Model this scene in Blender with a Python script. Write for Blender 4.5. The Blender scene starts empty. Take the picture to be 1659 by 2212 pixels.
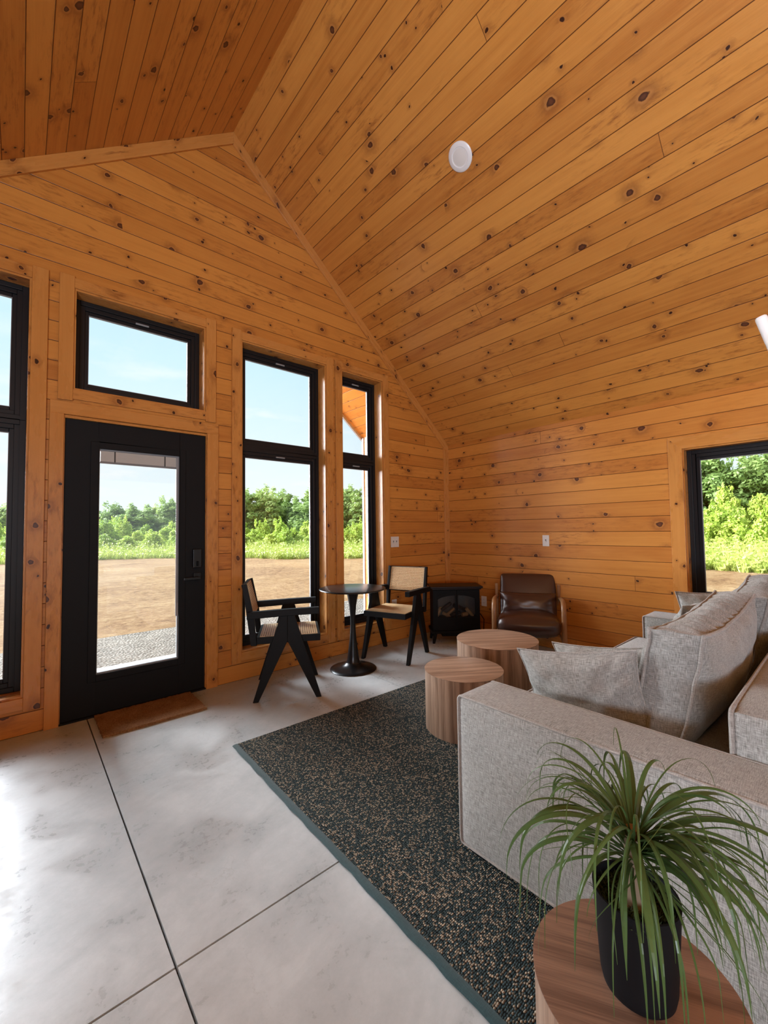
import bpy, bmesh, math, random
from mathutils import Vector, Matrix, noise as mnoise

R = random.Random(7)
PI = math.pi
C = bpy.context.scene.collection
sc = bpy.context.scene

# ---------------------------------------------------------------- camera, world, lights, exposure
CAM = Vector((0.0, -3.4536, 1.2406))
YAW, PITCH, ROLL, FPX = 0.71891, 0.04171, -0.0134, 897.476
fw = Vector((math.sin(YAW) * math.cos(PITCH), math.cos(YAW) * math.cos(PITCH), math.sin(PITCH)))
r0 = Vector((math.cos(YAW), -math.sin(YAW), 0)); u0 = r0.cross(fw)
rt = r0 * math.cos(ROLL) + u0 * math.sin(ROLL); up = u0 * math.cos(ROLL) - r0 * math.sin(ROLL)
cam_d = bpy.data.cameras.new('camera'); cam = bpy.data.objects.new('camera', cam_d); C.objects.link(cam)
cam_d.sensor_fit = 'VERTICAL'; cam_d.sensor_height = 36.0; cam_d.lens = FPX / 2212 * 36.0
cam_d.clip_start = 0.02; cam_d.clip_end = 600
cam.matrix_world = Matrix(((rt.x, up.x, -fw.x, CAM.x), (rt.y, up.y, -fw.y, CAM.y), (rt.z, up.z, -fw.z, CAM.z), (0, 0, 0, 1)))
sc.camera = cam

sc.view_settings.view_transform = 'Standard'; sc.view_settings.look = 'None'
sc.view_settings.exposure = 0.24; sc.view_settings.gamma = 1.0; sc.view_settings.use_curve_mapping = False
sc.cycles.use_denoising = True
sc.cycles.max_bounces = 9; sc.cycles.diffuse_bounces = 5; sc.cycles.glossy_bounces = 4
sc.cycles.transparent_max_bounces = 24; sc.cycles.transmission_bounces = 6
sc.cycles.sample_clamp_indirect = 6.0; sc.cycles.caustics_reflective = False; sc.cycles.caustics_refractive = False
sc.cycles.use_adaptive_sampling = True; sc.cycles.adaptive_threshold = 0.025

SKY_STRENGTH = 1.02
w = bpy.data.worlds.new('sky'); sc.world = w; w.use_nodes = True
wt = w.node_tree; wt.nodes.clear()
def wn(t): return wt.nodes.new(t)
tc = wn('ShaderNodeTexCoord'); sp = wn('ShaderNodeSeparateXYZ'); wt.links.new(tc.outputs['Generated'], sp.inputs[0])
rmp = wn('ShaderNodeValToRGB'); wt.links.new(sp.outputs['Z'], rmp.inputs[0])
e = rmp.color_ramp.elements
e[0].position = 0.0; e[0].color = (0.88, 0.95, 0.99, 1); e[1].position = 1.0; e[1].color = (0.30, 0.55, 0.86, 1)
for p_, c_ in ((0.12, (0.80, 0.92, 0.99, 1)), (0.35, (0.60, 0.84, 0.97, 1)), (0.6, (0.46, 0.72, 0.93, 1))):
    k = e.new(p_); k.color = c_
mp = wn('ShaderNodeMapping'); mp.inputs['Scale'].default_value = (2.2, 2.2, 8.5); wt.links.new(tc.outputs['Generated'], mp.inputs[0])
nz = wn('ShaderNodeTexNoise'); nz.inputs['Scale'].default_value = 1.9; nz.inputs['Detail'].default_value = 6; nz.inputs['Roughness'].default_value = .55
wt.links.new(mp.outputs[0], nz.inputs['Vector'])
cr = wn('ShaderNodeValToRGB'); cr.color_ramp.elements[0].position = .52; cr.color_ramp.elements[1].position = .70; wt.links.new(nz.outputs['Fac'], cr.inputs[0])
lim = wn('ShaderNodeMapRange'); lim.inputs[1].default_value = .20; lim.inputs[2].default_value = .42; lim.inputs[3].default_value = .85; lim.inputs[4].default_value = 0.12
wt.links.new(sp.outputs['Z'], lim.inputs[0])
mu = wn('ShaderNodeMath'); mu.operation = 'MULTIPLY'; wt.links.new(cr.outputs[0], mu.inputs[0]); wt.links.new(lim.outputs[0], mu.inputs[1])
mx = wn('ShaderNodeMix'); mx.data_type = 'RGBA'; wt.links.new(mu.outputs[0], mx.inputs[0]); wt.links.new(rmp.outputs[0], mx.inputs[6])
mx.inputs[7].default_value = (.97, .98, 1.0, 1)
bg = wn('ShaderNodeBackground'); bg.inputs[1].default_value = SKY_STRENGTH; wt.links.new(mx.outputs[2], bg.inputs[0])
wo = wn('ShaderNodeOutputWorld'); wt.links.new(bg.outputs[0], wo.inputs[0])

def sun(name, direction, energy, angle, color):
    d = bpy.data.lights.new(name, 'SUN'); d.energy = energy; d.angle = math.radians(angle); d.color = color
    o = bpy.data.objects.new(name, d); C.objects.link(o)
    o.rotation_euler = Vector(direction).to_track_quat('-Z', 'Y').to_euler(); o.location = (0, 0, 30)
def area(name, loc, direction, sx, sy, power, color):
    d = bpy.data.lights.new(name, 'AREA'); d.shape = 'RECTANGLE'; d.size = sx; d.size_y = sy; d.energy = power; d.color = color
    o = bpy.data.objects.new(name, d); C.objects.link(o)
    o.location = loc; o.rotation_euler = Vector(direction).to_track_quat('-Z', 'Y').to_euler()
sun('sun', (0.55, 0.42, -0.95), 1.5, 1.0, (1.0, .95, .86))                 # high midday sun from behind the house
sun('sky_fill', (0.50, -0.78, -0.40), 27.5, 60.0, (0.92, .97, 1.05))      # added soft fill sun, brightens the room through the gable windows like hazy sky
area('fill_left', (-1.7, -5.3, 1.1), (1, 0.0, 1.6), 2.0, 1.2, 265, (0.82, .94, 1.12))  # added fill lamp, out of view, lifts the ceiling and right wall

# ---------------------------------------------------------------- helpers
class MB:
    """collects faces (with uv in metres) and links them as one mesh object"""
    def __init__(s): s.v = []; s.f = []; s.uv = []; s.mi = []
    def face(s, pts, uvs=None, mi=0):
        b = len(s.v); s.v += [tuple(p) for p in pts]; s.f.append(tuple(range(b, b + len(pts))))
        if uvs is None: uvs = [None] * len(pts)
        s.uv.append(uvs); s.mi.append(mi)
    def raw(s, verts, faces, mi=0):
        b = len(s.v); s.v += [tuple(p) for p in verts]
        for f in faces: s.f.append(tuple(b + i for i in f)); s.uv.append([None] * len(f)); s.mi.append(mi)
    def box(s, a, b, M=None, grain=None, mi=0, off=None):
        """axis box from corner a to corner b; uv u runs along the grain axis"""
        a = [min(a[i], b[i]) for i in range(3)], [max(a[i], b[i]) for i in range(3)]
        lo, hi = a
        d = [hi[i] - lo[i] for i in range(3)]
        g = d.index(max(d)) if grain is None else grain
        ou, ov = (R.uniform(0, 60), R.uniform(0, 60)) if off is None else off
        P = [(x, y, z) for z in (lo[2], hi[2]) for y in (lo[1], hi[1]) for x in (lo[0], hi[0])]
        for q in ((0, 2, 3, 1), (4, 5, 7, 6), (0, 1, 5, 4), (2, 6, 7, 3), (0, 4, 6, 2), (1, 3, 7, 5)):
            pts = [P[i] for i in q]
            ax = [i for i in range(3) if len(set(p[i] for p in pts)) > 1]
            if g in ax: o = [i for i in ax if i != g][0]; uv = [(p[g] + ou, p[o] + ov) for p in pts]
            else: uv = [(p[ax[0]] * .15 + ou, p[ax[1]] + ov) for p in pts]
            if M: pts = [M @ Vector(p) for p in pts]
            s.face(pts, uv, mi)
        return s
    def prism(s, poly, h0, h1, f, M=None, uvf=None, mi=0):
        """poly of 2-D points extruded from h0 to h1; f(a, b, h) gives the 3-D point; counter-clockwise order is fixed up later"""
        n = len(poly)
        def P(a, b, h):
            p = Vector(f(a, b, h)); return M @ p if M else p
        uvf = uvf or (lambda a, b: (a, b))
        s.face([P(a, b, h0) for a, b in poly], [uvf(a, b) for a, b in poly], mi)
        s.face([P(a, b, h1) for a, b in reversed(poly)], [uvf(a, b) for a, b in reversed(poly)], mi)
        for i in range(n):
            (a0, b0), (a1, b1) = poly[i], poly[(i + 1) % n]; L = math.hypot(a1 - a0, b1 - b0)
            ou = R.uniform(0, 9)
            s.face([P(a0, b0, h0), P(a0, b0, h1), P(a1, b1, h1), P(a1, b1, h0)], [(ou, h0), (ou, h1), (ou + L, h1), (ou + L, h0)], mi)
        return s
    def tube(s, path, rad, n=10, cap=True, closed=False, flat=1.0):
        path = [Vector(p) for p in path]; m = len(path)
        rr = rad if isinstance(rad, (list, tuple)) else [rad] * m
        b = len(s.v); prev = None
        for i, p in enumerate(path):
            t = (path[(i + 1) % m] - path[i - 1]) if closed else (path[min(i + 1, m - 1)] - path[max(i - 1, 0)])
            if t.length < 1e-9: t = Vector((0, 0, 1))
            t.normalize()
            if prev is None:
                q = Vector((0, 0, 1)) if abs(t.z) < .9 else Vector((1, 0, 0)); nn = t.cross(q).normalized()
            else:
                nn = (prev - t * prev.dot(t)); nn = nn.normalized() if nn.length > 1e-6 else t.orthogonal().normalized()
            prev = nn; bb = t.cross(nn)
            for k in range(n):
                a = 2 * PI * k / n; s.v.append(tuple(p + nn * math.cos(a) * rr[i] + bb * math.sin(a) * rr[i] * flat))
        for i in range(m if closed else m - 1):
            for k in range(n):
                k2 = (k + 1) % n; i2 = (i + 1) % m
                s.f.append((b + i * n + k, b + i * n + k2, b + i2 * n + k2, b + i2 * n + k)); s.uv.append([None] * 4); s.mi.append(0)
        if cap and not closed:
            s.f.append(tuple(b + k for k in reversed(range(n)))); s.uv.append([None] * n); s.mi.append(0)
            s.f.append(tuple(b + (m - 1) * n + k for k in range(n))); s.uv.append([None] * n); s.mi.append(0)
        return s
    def lathe(s, prof, n=48, c=(0, 0, 0), mi=0):
        b = len(s.v); m = len(prof)
        for r, z in prof:
            for k in range(n):
                a = 2 * PI * k / n; s.v.append((c[0] + r * math.cos(a), c[1] + r * math.sin(a), c[2] + z))
        for i in range(m - 1):
            for k in range(n):
                k2 = (k + 1) % n
                s.f.append((b + i * n + k, b + i * n + k2, b + (i + 1) * n + k2, b + (i + 1) * n + k)); s.uv.append([None] * 4); s.mi.append(mi)
        if prof[0][0] > 1e-6: s.f.append(tuple(b + k for k in reversed(range(n)))); s.uv.append([None] * n); s.mi.append(mi)
        if prof[-1][0] > 1e-6: s.f.append(tuple(b + (m - 1) * n + k for k in range(n))); s.uv.append([None] * n); s.mi.append(mi)
        return s
    def soft(s, lo, hi, r, bulge=(0, 0, 0), n=14, M=None, warp=None):
        """rounded box with crowned faces"""
        c = [(lo[i] + hi[i]) / 2 for i in range(3)]; h = [(hi[i] - lo[i]) / 2 for i in range(3)]
        ts = [-math.cos(PI * i / n) * .5 + (2 * i / n - 1) * .5 for i in range(n + 1)]
        for ax in range(3):
            for sg in (-1, 1):
                b = len(s.v); o = [i for i in range(3) if i != ax]
                for i in range(n + 1):
                    for j in range(n + 1):
                        p = [0, 0, 0]; p[ax] = sg; p[o[0]] = ts[i]; p[o[1]] = ts[j]
                        q = [p[k] * h[k] for k in range(3)]
                        inn = [max(-(h[k] - r), min(h[k] - r, q[k])) for k in range(3)]
                        d = Vector([q[k] - inn[k] for k in range(3)])
                        if d.length > 1e-9: d.normalize()
                        x = Vector(inn) + d * r
                        fb = [(1 - min(1, abs(x[k] / h[k])) ** 2.4) for k in range(3)]
                        for k in range(3):
                            kk = [m_ for m_ in range(3) if m_ != k]
                            x[k] += bulge[k] * (x[k] / h[k]) * fb[kk[0]] * fb[kk[1]]
                        x += Vector(c)
                        if warp: x = Vector(warp(x))
                        if M: x = M @ x
                        s.v.append(tuple(x))
                for i in range(n):
                    for j in range(n):
                        q = (b + i * (n + 1) + j, b + (i + 1) * (n + 1) + j, b + (i + 1) * (n + 1) + j + 1, b + i * (n + 1) + j + 1)
                        s.f.append(q); s.uv.append([None] * 4); s.mi.append(0)
        return s
    def build(s, name, mats, parent=None, bevel=0, smooth=40, weld=True, segs=2, recalc=True):
        me = bpy.data.meshes.new(name); me.from_pydata(s.v, [], s.f)
        if not isinstance(mats, (list, tuple)): mats = [mats]
        for m in mats: me.materials.append(m)
        uvl = me.uv_layers.new(name='UVMap'); vs = me.vertices
        buf = []
        for p in me.polygons:
            uvs = s.uv[p.index]; p.material_index = s.mi[p.index]
            if uvs[0] is None:
                nn = p.normal; a = [abs(nn.x), abs(nn.y), abs(nn.z)]; k = a.index(max(a)); i, j = ((1, 2), (0, 2), (0, 1))[k]
                for li in p.loop_indices:
                    co = vs[me.loops[li].vertex_index].co; buf += [co[i], co[j]]
            else:
                for uv in uvs: buf += [uv[0], uv[1]]
        uvl.data.foreach_set('uv', buf)
        bm = bmesh.new(); bm.from_mesh(me)
        if weld: bmesh.ops.remove_doubles(bm, verts=bm.verts, dist=1e-5)
        if recalc: bmesh.ops.recalc_face_normals(bm, faces=bm.faces)
        bm.to_mesh(me); bm.free()
        if smooth:
            me.polygons.foreach_set('use_smooth', [True] * len(me.polygons)); me.set_sharp_from_angle(angle=math.radians(smooth))
        o = bpy.data.objects.new(name, me); C.objects.link(o)
        if parent: o.parent = parent
        if bevel:
            md = o.modifiers.new('bevel', 'BEVEL'); md.width = bevel; md.segments = segs; md.limit_method = 'ANGLE'; md.angle_limit = math.radians(35); md.harden_normals = True
        return o

def tag(o, label=None, cat=None, group=None, kind=None):
    if label: o['label'] = label
    if cat: o['category'] = cat
    if group: o['group'] = group
    if kind: o['kind'] = kind
    return o
def thing(name, label, cat, loc=(0, 0, 0), rz=0, group=None):
    o = bpy.data.objects.new(name, None); C.objects.link(o); o.empty_display_size = .1
    o.location = loc; o.rotation_euler = (0, 0, rz)
    return tag(o, label, cat, group)
def struct(o, label=None, cat=None):
    return tag(o, label, cat, kind='structure')
def struct_root(name, label, cat):
    o = bpy.data.objects.new(name, None); C.objects.link(o); return struct(o, label, cat)
def copy_tree(o, parent=None):
    c = o.copy(); C.objects.link(c)
    if parent: c.parent = parent
    for ch in [x for x in C.objects if x.parent == o]: copy_tree(ch, c)
    return c

# ---------------------------------------------------------------- materials
class G:
    """small node-graph helper"""
    def __init__(s, name):
        s.m = bpy.data.materials.new(name); s.m.use_nodes = True; s.t = s.m.node_tree; s.t.nodes.clear()
        s.out = s.n('ShaderNodeOutputMaterial')
    def n(s, t, **k):
        x = s.t.nodes.new(t)
        for a, b in k.items(): setattr(x, a, b)
        return x
    def set(s, sock, v):
        if isinstance(v, bpy.types.NodeSocket): s.t.links.new(v, sock)
        elif v is not None: sock.default_value = v
    def math(s, op, a, b=None, c=None, clamp=False):
        x = s.n('ShaderNodeMath', operation=op, use_clamp=clamp)
        for i, v in enumerate((a, b, c)):
            if v is not None: s.set(x.inputs[i], v)
        return x.outputs[0]
    def xyz(s, x=0, y=0, z=0):
        c = s.n('ShaderNodeCombineXYZ')
        for i, v in enumerate((x, y, z)): s.set(c.inputs[i], v)
        return c.outputs[0]
    def sep(s, v):
        c = s.n('ShaderNodeSeparateXYZ'); s.set(c.inputs[0], v); return c.outputs
    def uv(s): return s.n('ShaderNodeTexCoord').outputs['UV']
    def obj(s): return s.n('ShaderNodeTexCoord').outputs['Object']
    def noise(s, vec, scale=1, detail=3, rough=.5, dist=0):
        x = s.n('ShaderNodeTexNoise'); s.set(x.inputs['Vector'], vec); x.inputs['Scale'].default_value = scale
        x.inputs['Detail'].default_value = detail; x.inputs['Roughness'].default_value = rough; x.inputs['Distortion'].default_value = dist
        return x.outputs['Fac']
    def white(s, v):
        x = s.n('ShaderNodeTexWhiteNoise', noise_dimensions='1D'); s.set(x.inputs['W'], v); return x.outputs
    def ramp(s, fac, stops, interp='LINEAR'):
        x = s.n('ShaderNodeValToRGB'); s.set(x.inputs[0], fac); x.color_ramp.interpolation = interp; e = x.color_ramp.elements
        while len(e) < len(stops): e.new(.5)
        for i, (p, c) in enumerate(stops):
            e[i].position = p; e[i].color = (c, c, c, 1) if not isinstance(c, (tuple, list)) else (*c[:3], 1)
        return x.outputs[0]
    def mix(s, f, a, b, mode='MIX'):
        x = s.n('ShaderNodeMix', data_type='RGBA', blend_type=mode); s.set(x.inputs[0], f)
        for i, v in ((6, a), (7, b)): s.set(x.inputs[i], (*v[:3], 1) if isinstance(v, (tuple, list)) else v)
        return x.outputs[2]
    def range(s, v, a, b, c=0, d=1, smooth=False):
        x = s.n('ShaderNodeMapRange'); x.interpolation_type = 'SMOOTHSTEP' if smooth else 'LINEAR'
        for i, q in enumerate((v, a, b, c, d)): s.set(x.inputs[i], q)
        return x.outputs[0]
    def bump(s, h, strength=.3, dist=.01):
        x = s.n('ShaderNodeBump'); x.inputs['Strength'].default_value = strength; x.inputs['Distance'].default_value = dist; s.set(x.inputs['Height'], h); return x.outputs[0]
    def bsdf(s, color, rough=.5, normal=None, metal=0, spec=.5, coat=0, coat_rough=.1, sheen=0, finish=True):
        b = s.n('ShaderNodeBsdfPrincipled')
        s.set(b.inputs['Base Color'], (*color[:3], 1) if isinstance(color, (tuple, list)) else color)
        s.set(b.inputs['Roughness'], rough); b.inputs['Metallic'].default_value = metal; b.inputs['Specular IOR Level'].default_value = spec
        b.inputs['Coat Weight'].default_value = coat; b.inputs['Coat Roughness'].default_value = coat_rough; b.inputs['Sheen Weight'].default_value = sheen
        if normal is not None: s.set(b.inputs['Normal'], normal)
        if finish: s.t.links.new(b.outputs[0], s.out.inputs[0])
        return b.outputs[0]

def pine(name, W=None, light=(.63, .270, .054), dark=(.43, .148, .025), rough=.36):
    """stained knotty pine; u runs along the grain, planks of width W across v (None: one single board)"""
    g = G(name); s = g.sep(g.uv()); u, v = s[0], s[1]
    if W:
        vv = g.math('DIVIDE', v, W); row = g.math('FLOOR', vv); fr = g.math('SUBTRACT', vv, row)
        r1 = g.white(g.math('ADD', row, 3.7))[0]
        uu = g.math('ADD', u, g.math('MULTIPLY', r1, 9.0)); sv = g.math('DIVIDE', uu, 12.3); seg = g.math('FLOOR', sv); sf = g.math('SUBTRACT', sv, seg)
        pid = g.math('ADD', g.math('MULTIPLY', row, 7.31), g.math('MULTIPLY', seg, 3.17))
        wn_ = g.white(pid); rnd = wn_[0]
        lu = g.math('ADD', uu, g.math('MULTIPLY', rnd, 31.0))
        lv = g.math('ADD', g.math('MULTIPLY', fr, W), g.math('MULTIPLY', rnd, 17.0))
    else:
        rnd = None; lu, lv = u, v
    cw = W or .115
    wx = g.noise(g.xyz(g.math('MULTIPLY', lu, 16), g.math('MULTIPLY', lv, 16), 2), 1, 2); wy = g.noise(g.xyz(g.math('MULTIPLY', lu, 16), g.math('MULTIPLY', lv, 16), 6), 1, 2)
    ku = g.math('ADD', lu, g.math('MULTIPLY', g.math('SUBTRACT', wx, .5), .030)); kv = g.math('ADD', lv, g.math('MULTIPLY', g.math('SUBTRACT', wy, .5), .030))
    clus = g.noise(g.xyz(g.math('MULTIPLY', lu, 1.1), g.math('MULTIPLY', lv, 2.0), 5), 1, 1)
    clus = g.range(clus, .36, .64, .18, 1.0)
    def knots(su, sv, seed, pres, rmin, rmax):
        vec = g.xyz(g.math('ADD', g.math('MULTIPLY', ku, su), seed), g.math('MULTIPLY', kv, sv), 0)
        x = g.n('ShaderNodeTexVoronoi', voronoi_dimensions='2D', feature='F1'); g.set(x.inputs['Vector'], vec); x.inputs['Scale'].default_value = 1.0; x.inputs['Randomness'].default_value = 1.0
        d = g.n('ShaderNodeVectorMath', operation='SUBTRACT'); g.set(d.inputs[0], vec); g.set(d.inputs[1], x.outputs['Position'])
        ds = g.sep(d.outputs[0]); c = g.sep(x.outputs['Color'])
        du = g.math('DIVIDE', ds[0], su); dv = g.math('DIVIDE', ds[1], sv)
        asp = g.math('ADD', .72, g.math('MULTIPLY', c[2], .35))
        du = g.math('MULTIPLY', du, asp)
        dist = g.math('SQRT', g.math('ADD', g.math('MULTIPLY', du, du), g.math('MULTIPLY', dv, dv)))
        wob = g.noise(g.xyz(g.math('MULTIPLY', lu, 60), g.math('MULTIPLY', lv, 60), 0), 1, 1)
        dist = g.math('MULTIPLY', dist, g.math('ADD', .75, g.math('MULTIPLY', wob, .5)))
        on = g.math('LESS_THAN', c[0], g.math('MULTIPLY', clus, pres))
        rad = g.math('ADD', rmin, g.math('MULTIPLY', g.math('POWER', c[1], 1.3), rmax - rmin))
        rel = g.math('DIVIDE', dist, rad)
        core = g.math('MULTIPLY', g.range(rel, 1.12, .88), on)
        ring = g.math('MULTIPLY', g.math('MULTIPLY', g.range(rel, 1.9, 1.2), g.range(rel, .98, 1.15)), on)
        halo = g.math('MULTIPLY', g.math('POWER', g.range(rel, 5.5, .8), 2.0), on)
        inner = g.range(rel, 1.0, .35)
        return core, ring, halo, inner
    k1 = knots(1.7, 1 / cw * .95, 1.3, .85, .0075, .0215)
    k2 = knots(4.2, 1 / cw * 2.1, 9.1, .30, .0035, .0110)
    halo = g.math('MAXIMUM', k1[2], g.math('MULTIPLY', k2[2], .7)); core = g.math('MAXIMUM', k1[0], k2[0]); ring = g.math('MAXIMUM', k1[1], g.math('MULTIPLY', k2[1], .6))
    # grain: long streaks that bend round the knots
    bend = g.math('MULTIPLY', halo, .020)
    wav = g.noise(g.xyz(g.math('MULTIPLY', lu, .8), g.math('MULTIPLY', lv, 4), 0), 1, 2)
    gv = g.math('ADD', g.math('ADD', lv, bend), g.math('MULTIPLY', wav, .045))
    fine = g.noise(g.xyz(g.math('MULTIPLY', lu, 2.2), g.math('MULTIPLY', gv, 230), 0), 1, 3, .6)
    broad = g.noise(g.xyz(g.math('MULTIPLY', lu, .7), g.math('MULTIPLY', gv, 38), 4), 1, 3, .55)
    blot = g.noise(g.xyz(g.math('MULTIPLY', lu, 2.6), g.math('MULTIPLY', lv, 11), 7), 1, 3, .6)
    f = g.math('ADD', g.math('MULTIPLY', fine, .30), g.math('ADD', g.math('MULTIPLY', broad, .46), g.math('MULTIPLY', blot, .40)))
    if rnd is not None: f = g.math('ADD', f, g.math('MULTIPLY', g.math('SUBTRACT', rnd, .5), .36))
    col = g.ramp(f, [(.28, dark), (.52, tuple((a * .45 + b * .55) for a, b in zip(dark, light))), (.80, light)])
    smud = g.noise(g.xyz(g.math('MULTIPLY', lu, 9), g.math('MULTIPLY', g.math('ADD', lv, bend), 42), 11), 1, 4, .65)
    smud = g.math('MULTIPLY', g.math('MULTIPLY', g.range(smud, .50, .72), g.range(clus, .50, 1.0)), .80)
    col = g.mix(smud, col, (.23, .066, .013))
    col = g.mix(g.math('MULTIPLY', halo, .85), col, (.185, .052, .011))
    col = g.mix(g.math('MULTIPLY', ring, .55), col, (.62, .27, .07))
    kc = g.mix(k1[3], (.040, .0115, .005), (.125, .042, .017))
    col = g.mix(core, col, kc)
    if W:
        edge = g.math('MINIMUM', fr, g.math('SUBTRACT', 1.0, fr)); gl = g.range(edge, .008, .024)
        ed2 = g.math('MINIMUM', sf, g.math('SUBTRACT', 1.0, sf)); gl = g.math('MULTIPLY', gl, g.range(ed2, .00006, .00018))
        col = g.mix(g.math('SUBTRACT', 1.0, gl), col, (.085, .024, .006))
        h = g.math('ADD', g.math('MULTIPLY', g.range(edge, .004, .03), 1.0), g.math('MULTIPLY', fine, .06))
        nrm = g.bump(h, .55, .004)
    else:
        nrm = g.bump(g.math('MULTIPLY', fine, .5), .12, .001)
    rg = g.math('ADD', rough, g.math('MULTIPLY', g.math('SUBTRACT', blot, .5), .18))
    g.bsdf(col, rg, nrm, spec=.42)
    return g.m

def plain(name, col, rough=.5, **k):
    g = G(name)
    n = g.noise(g.obj(), 14, 3); c = g.mix(g.math('MULTIPLY', n, .25), col, tuple(x * .75 for x in col))
    g.bsdf(c, rough, **k); return g.m

def glass(name):
    g = G(name); tr = g.n('ShaderNodeBsdfTransparent'); tr.inputs[0].default_value = (.985, .99, .985, 1)
    gl = g.n('ShaderNodeBsdfGlossy'); gl.inputs['Roughness'].default_value = .01
    smudge = g.noise(g.obj(), 7, 4, .6)
    fr = g.n('ShaderNodeFresnel'); fr.inputs[0].default_value = 1.45
    f = g.math('MULTIPLY', fr.outputs[0], g.math('ADD', .75, g.math('MULTIPLY', smudge, .3)), clamp=True)
    ms = g.n('ShaderNodeMixShader'); g.set(ms.inputs[0], f); g.t.links.new(tr.outputs[0], ms.inputs[1]); g.t.links.new(gl.outputs[0], ms.inputs[2])
    g.t.links.new(ms.outputs[0], g.out.inputs[0]); return g.m

def fabric(name, a, b, scale=1.0):
    """heathered linen weave"""
    g = G(name); s = g.sep(g.uv()); u, v = s[0], s[1]
    n1 = g.noise(g.xyz(g.math('MULTIPLY', u, 42 * scale), g.math('MULTIPLY', v, 680 * scale), 0), 1, 2, .6)
    n2 = g.noise(g.xyz(g.math('MULTIPLY', u, 680 * scale), g.math('MULTIPLY', v, 42 * scale), 3), 1, 2, .6)
    th = g.noise(g.xyz(g.math('MULTIPLY', u, 420), g.math('MULTIPLY', v, 22), 8), 1, 2); th2 = g.noise(g.xyz(g.math('MULTIPLY', u, 22), g.math('MULTIPLY', v, 420), 5), 1, 2)
    big = g.noise(g.obj(), 3.0, 3)
    f = g.math('ADD', g.math('MULTIPLY', n1, .5), g.math('MULTIPLY', n2, .5))
    f = g.math('ADD', f, g.math('MULTIPLY', g.math('SUBTRACT', big, .5), .10))
    col = g.ramp(f, [(.40, b), (.5, tuple((x + y) / 2 for x, y in zip(a, b))), (.60, a)])
    slub = g.math('MAXIMUM', g.range(th, .63, .74), g.range(th2, .63, .74))
    col = g.mix(g.math('MULTIPLY', slub, .55), col, tuple(min(1, x * 1.4) for x in a))
    wv = g.math('ADD', g.math('ABSOLUTE', g.math('SINE', g.math('MULTIPLY', u, 2600 * scale))), g.math('ABSOLUTE', g.math('SINE', g.math('MULTIPLY', v, 2600 * scale))))
    h = g.math('ADD', g.math('MULTIPLY', f, 1.0), g.math('MULTIPLY', wv, .15))
    g.bsdf(col, .92, g.bump(h, .35, .002), spec=.2, sheen=.25); return g.m

def laminate(name, ang=0.0, a=(.40, .262, .178), b=(.19, .112, .070), mode='top'):
    g = G(name); s = g.sep(g.obj())
    if mode == 'top':
        ca, sa = math.cos(ang), math.sin(ang)
        u = g.math('ADD', g.math('MULTIPLY', s[0], ca), g.math('MULTIPLY', s[1], sa)); v = g.math('SUBTRACT', g.math('MULTIPLY', s[1], ca), g.math('MULTIPLY', s[0], sa)); w3 = 0
    else:
        at = g.math('ARCTAN2', s[1], s[0]); u = s[2]; v = g.math('MULTIPLY', at, .3); w3 = 3
    st = g.noise(g.xyz(g.math('MULTIPLY', u, 1.3), g.math('MULTIPLY', v, 26), w3), 1, 3, .55, .3)
    fi = g.noise(g.xyz(g.math('MULTIPLY', u, 9), g.math('MULTIPLY', v, 420), w3), 1, 2, .6)
    f = g.math('ADD', g.math('MULTIPLY', st, .72), g.math('MULTIPLY', fi, .28))
    col = g.ramp(f, [(.41, b), (.50, tuple((x + y) / 2 for x, y in zip(a, b))), (.59, a)])
    g.bsdf(col, .42, g.bump(fi, .08, .001), spec=.4); return g.m

def concrete(name):
    g = G(name); o = g.obj(); s = g.sep(o)
    big = g.noise(o, .9, 4, .55, .4); mid = g.noise(o, 4.5, 6, .65, .5); fin = g.noise(o, 40, 4, .6)
    sw = g.noise(g.xyz(g.math('MULTIPLY', g.math('ADD', s[0], g.math('MULTIPLY', s[1], .4)), 1.2), g.math('MULTIPLY', g.math('SUBTRACT', s[1], g.math('MULTIPLY', s[0], .4)), 7), 0), 1, 5, .6, .6)
    f = g.math('ADD', g.math('MULTIPLY', big, .40), g.math('ADD', g.math('MULTIPLY', mid, .36), g.math('ADD', g.math('MULTIPLY', sw, .20), g.math('MULTIPLY', g.noise(o, 26, 7, .8), .20))))
    col = g.ramp(f, [(.44, (.300, .330, .335)), (.53, (.390, .420, .425)), (.585, (.425, .455, .460)), (.66, (.48, .512, .516))])
    spots = g.noise(o, 17, 8, .78, .2); sp_ = g.math('MULTIPLY', g.range(spots, .56, .74), .20)
    stain_area = g.range(g.noise(o, .8, 2), .44, .58)
    col = g.mix(g.math('MULTIPLY', sp_, stain_area), col, (.24, .235, .22))
    sc_ = g.n('ShaderNodeTexVoronoi', voronoi_dimensions='2D', feature='DISTANCE_TO_EDGE'); g.set(sc_.inputs['Vector'], g.xyz(g.math('ADD', s[0], g.math('MULTIPLY', mid, .5)), g.math('MULTIPLY', g.math('ADD', s[1], s[0]), .33), 0)); sc_.inputs['Scale'].default_value = 1.7
    scr = g.math('MULTIPLY', g.range(sc_.outputs['Distance'], .004, .0015), g.range(mid, .5, .6))
    col = g.mix(g.math('MULTIPLY', scr, .35), col, (.30, .30, .29))
    rough = g.math('ADD', .23, g.math('ADD', g.math('MULTIPLY', g.range(mid, .42, .58), .26), g.math('MULTIPLY', g.range(fin, .35, .65), .14)))
    g.bsdf(col, rough, g.bump(g.math('ADD', mid, g.math('MULTIPLY', fin, .25)), .06, .01), spec=.5); return g.m

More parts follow.
